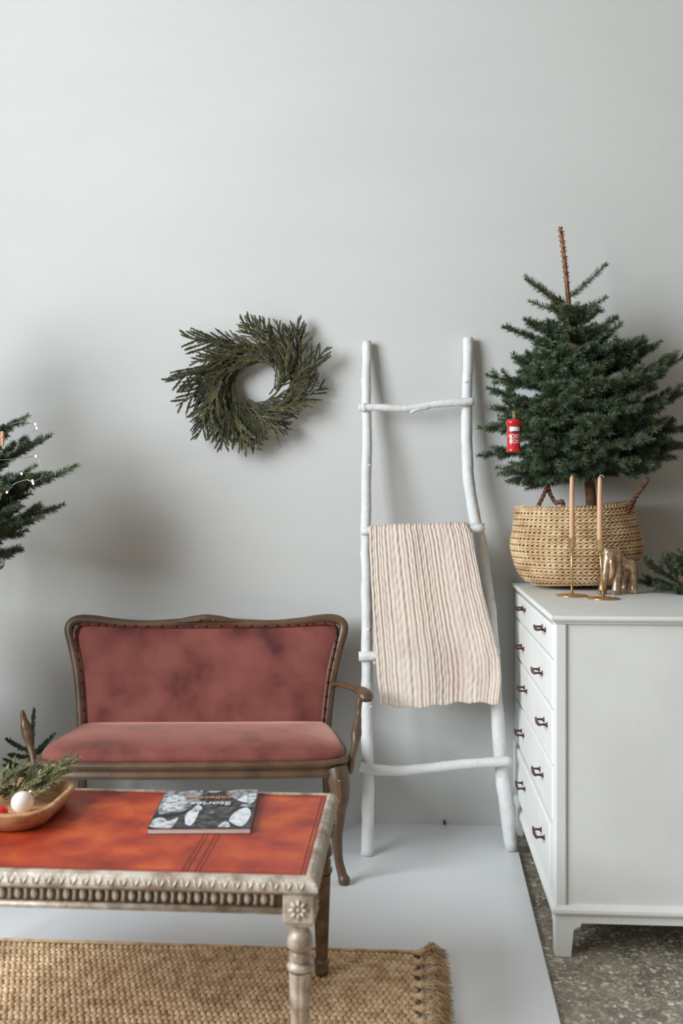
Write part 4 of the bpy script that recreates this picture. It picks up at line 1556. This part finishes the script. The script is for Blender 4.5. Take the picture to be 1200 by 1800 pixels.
# branches that reach into the picture: tip and height on the trunk
for (x, y, z, za) in ((-1.205, 3.10, 1.450, 1.28), (-1.129, 3.10, 1.388, 1.20), (-1.043, 3.10, 1.290, 1.12), (-1.165, 3.06, 1.288, 1.12), (-1.175, 3.12, 1.262, 1.10),
                      (-1.105, 3.14, 1.165, 1.06), (-1.135, 3.05, 1.125, 1.05), (-1.225, 3.10, 1.020, 1.04), (-1.285, 3.02, 1.480, 1.34), (-1.24, 3.18, 1.08, 1.05),
                      (-1.25, 3.00, 1.36, 1.20), (-1.22, 2.98, 1.22, 1.10), (-1.20, 3.00, 1.16, 1.06), (-1.26, 2.96, 1.10, 1.04), (-1.22, 3.16, 1.20, 1.08), (-1.25, 3.04, 1.29, 1.15), (-1.28, 2.98, 1.42, 1.27)):
    seed += 1
    f = Fir(seed, ln=.023, wd=.0016, dens=1900, tipc=.08, ang=60)
    f.branch(tka(za), (x, y, z), side=9, r0=.0055, bend=.10, sidelen=.42)
    link('branch', f.mesh('branch', firmats, AO, ymax=3.62), AT)
ra = random.Random(9)
for z0, rad, nb in ((1.03, .38, 5), (1.14, .38, 5), (1.27, .36, 5), (1.40, .32, 4), (1.50, .26, 4), (1.60, .18, 4), (1.70, .10, 4)):
    for k in range(nb):
        seed += 1
        a = 2 * math.pi * (k + ra.uniform(0, .7)) / nb + z0 * 5
        if math.cos(a) > .7 and 1.3 < z0 < 1.6: continue
        r_ = rad * ra.uniform(.8, 1)
        if math.cos(a) > 0: r_ = min(r_, .36)
        p0 = tka(z0)
        f = Fir(seed, ln=.023, wd=.0016, dens=700, tipc=.08)
        f.branch(p0, (p0.x + r_ * math.cos(a), p0.y + r_ * math.sin(a), p0.z + .10 + ra.uniform(-.02, .04)), side=8, r0=.005, bend=.08, sidelen=.5)
        link('branch', f.mesh('branch', firmats, AO, ymax=3.62), AT)
# fir sapling behind the settee's broken arm
BO = (-1.268, 3.30, 0.0)
SP = empty('fir_sapling', BO, 'fir sapling behind the broken arm of the settee', 'sapling')
MB().lathe([(.045, .0), (.048, .005), (.058, .14), (.062, .145), (.062, .16), (.055, .16), (.052, .14), (.002, .138)], BO, 20).build('pot', M['potblack'], SP, BO)
MB().lathe([(.053, .140), (.03, .147), (.002, .149)], BO, 16).build('soil', M['soil'], SP, BO)
sapm = [M['needle'], M['needle2'], M['bark'], M['needletip']]
f = Fir(2500, ln=.0165, wd=.0028, dens=3000, ang=42, tipc=0)
f.stem(smooth_path([(-1.268, 3.30, .145), (-1.270, 3.30, .25), (-1.270, 3.30, .34), (-1.261, 3.30, .468)], 5), .005, .0016, (.30, 1.0))
link('stem', f.mesh('stem', sapm, BO), SP)
for k, (p, e) in enumerate((((-1.268, 3.30, .322), (-1.345, 3.28, .370)), ((-1.268, 3.30, .315), (-1.196, 3.31, .382)), ((-1.268, 3.30, .308), (-1.332, 3.27, .322)),
                            ((-1.27, 3.295, .270), (-1.350, 3.27, .285)), ((-1.27, 3.29, .235), (-1.385, 3.26, .252)), ((-1.27, 3.30, .315), (-1.225, 3.32, .335)), ((-1.27, 3.29, .265), (-1.34, 3.25, .310)),
                            ((-1.27, 3.29, .25), (-1.36, 3.30, .235)), ((-1.27, 3.29, .24), (-1.27, 3.21, .28)))):
    p, e = Vector(p), Vector(e)
    f = Fir(2510 + k, ln=.0165, wd=.0028, dens=3000, ang=42, tipc=0)
    f.stem([p, p.lerp(e, .5) + Vector((0, 0, -.004)), e], .003, .0012, (.0, 1.0))
    link('branch', f.mesh('branch', sapm, BO), SP)

# lights and baubles on it
SO2 = (-1.20, 3.02, 1.22)
LS = empty('wire_lights', SO2, 'thin silver wire with tiny drop lights strung on the decorated fir', 'light string')
wpts = smooth_path([(-1.285, 3.00, 1.232), (-1.262, 2.99, 1.228), (-1.232, 2.99, 1.203), (-1.205, 2.99, 1.230), (-1.170, 3.00, 1.243), (-1.150, 3.00, 1.237), (-1.135, 3.04, 1.26), (-1.16, 3.06, 1.315), (-1.20, 3.04, 1.312), (-1.285, 3.02, 1.310), (-1.30, 3.04, 1.38), (-1.22, 3.06, 1.425), (-1.17, 3.08, 1.415), (-1.19, 3.11, 1.40)], 5)
MB().tube(wpts, .0011, 4).build('wire', M['wire'], LS, SO2)
for p in ((-1.150, 2.996, 1.240), (-1.147, 2.994, 1.232), (-1.227, 2.988, 1.205), (-1.186, 3.00, 1.262), (-1.162, 3.055, 1.318), (-1.171, 3.075, 1.420), (-1.169, 3.08, 1.408)):
    MB().ell(p, (.0034, .0034, .0042), 8, 6).build('drop_light', M['led'], LS, SO2)
bo = (-1.257, 2.965, 1.195)
BC = empty('bead_cluster', bo, 'cluster bauble of rose gold beads on the decorated fir', 'ornament')
for k in range(14):
    a = k * 2.4
    zz = (k / 13 * 2 - 1) * .8
    r_ = math.sqrt(1 - zz * zz) * .016
    MB().ell((bo[0] + r_ * math.cos(a), bo[1] + r_ * math.sin(a), bo[2] + zz * .018), (.0075, .0075, .0075), 10, 7).build('bead', M['rosegold'], BC, bo)
MB().tube([(bo[0], bo[1], bo[2] + .01), (bo[0], bo[1] + .005, bo[2] + .045)], .0012, 5).build('hanger', M['wire'], BC, bo)
wo = (-1.243, 2.985, 1.349)
PG = empty('wooden_peg', wo, 'pale wooden clothes peg clipped on the decorated fir', 'peg')
for s in (-1, 1):
    m_ = MB()
    m_.box((wo[0] + (s * .0038 - .0034), wo[1] - .005, wo[2]), (wo[0] + (s * .0038 + .0034), wo[1] + .005, wo[2] + .043), .0012)
    m_.build('prong', M['palewood'], PG, wo)
MB().tube([(wo[0] - .008, wo[1] - .0055, wo[2] + .026), (wo[0] + .008, wo[1] - .0055, wo[2] + .026)], .0012, 6).build('spring', M['wire'], PG, wo)
so = (-1.262, 3.00, .985)
SB = empty('silver_bauble', so, 'silver ball bauble hanging low at the left edge of the decorated fir', 'ornament')
MB().ell(so, (.022, .022, .022), 22, 14).build('ball', M['glassy'], SB, so)
MB().lathe([(.006, .020), (.006, .026), (.001, .027)], so, 12).build('cap', M['brass'], SB, so)
MB().tube([(so[0], so[1], so[2] + .026), (so[0], so[1] + .01, so[2] + .06)], .0010, 5).build('hanger', M['wire'], SB, so)
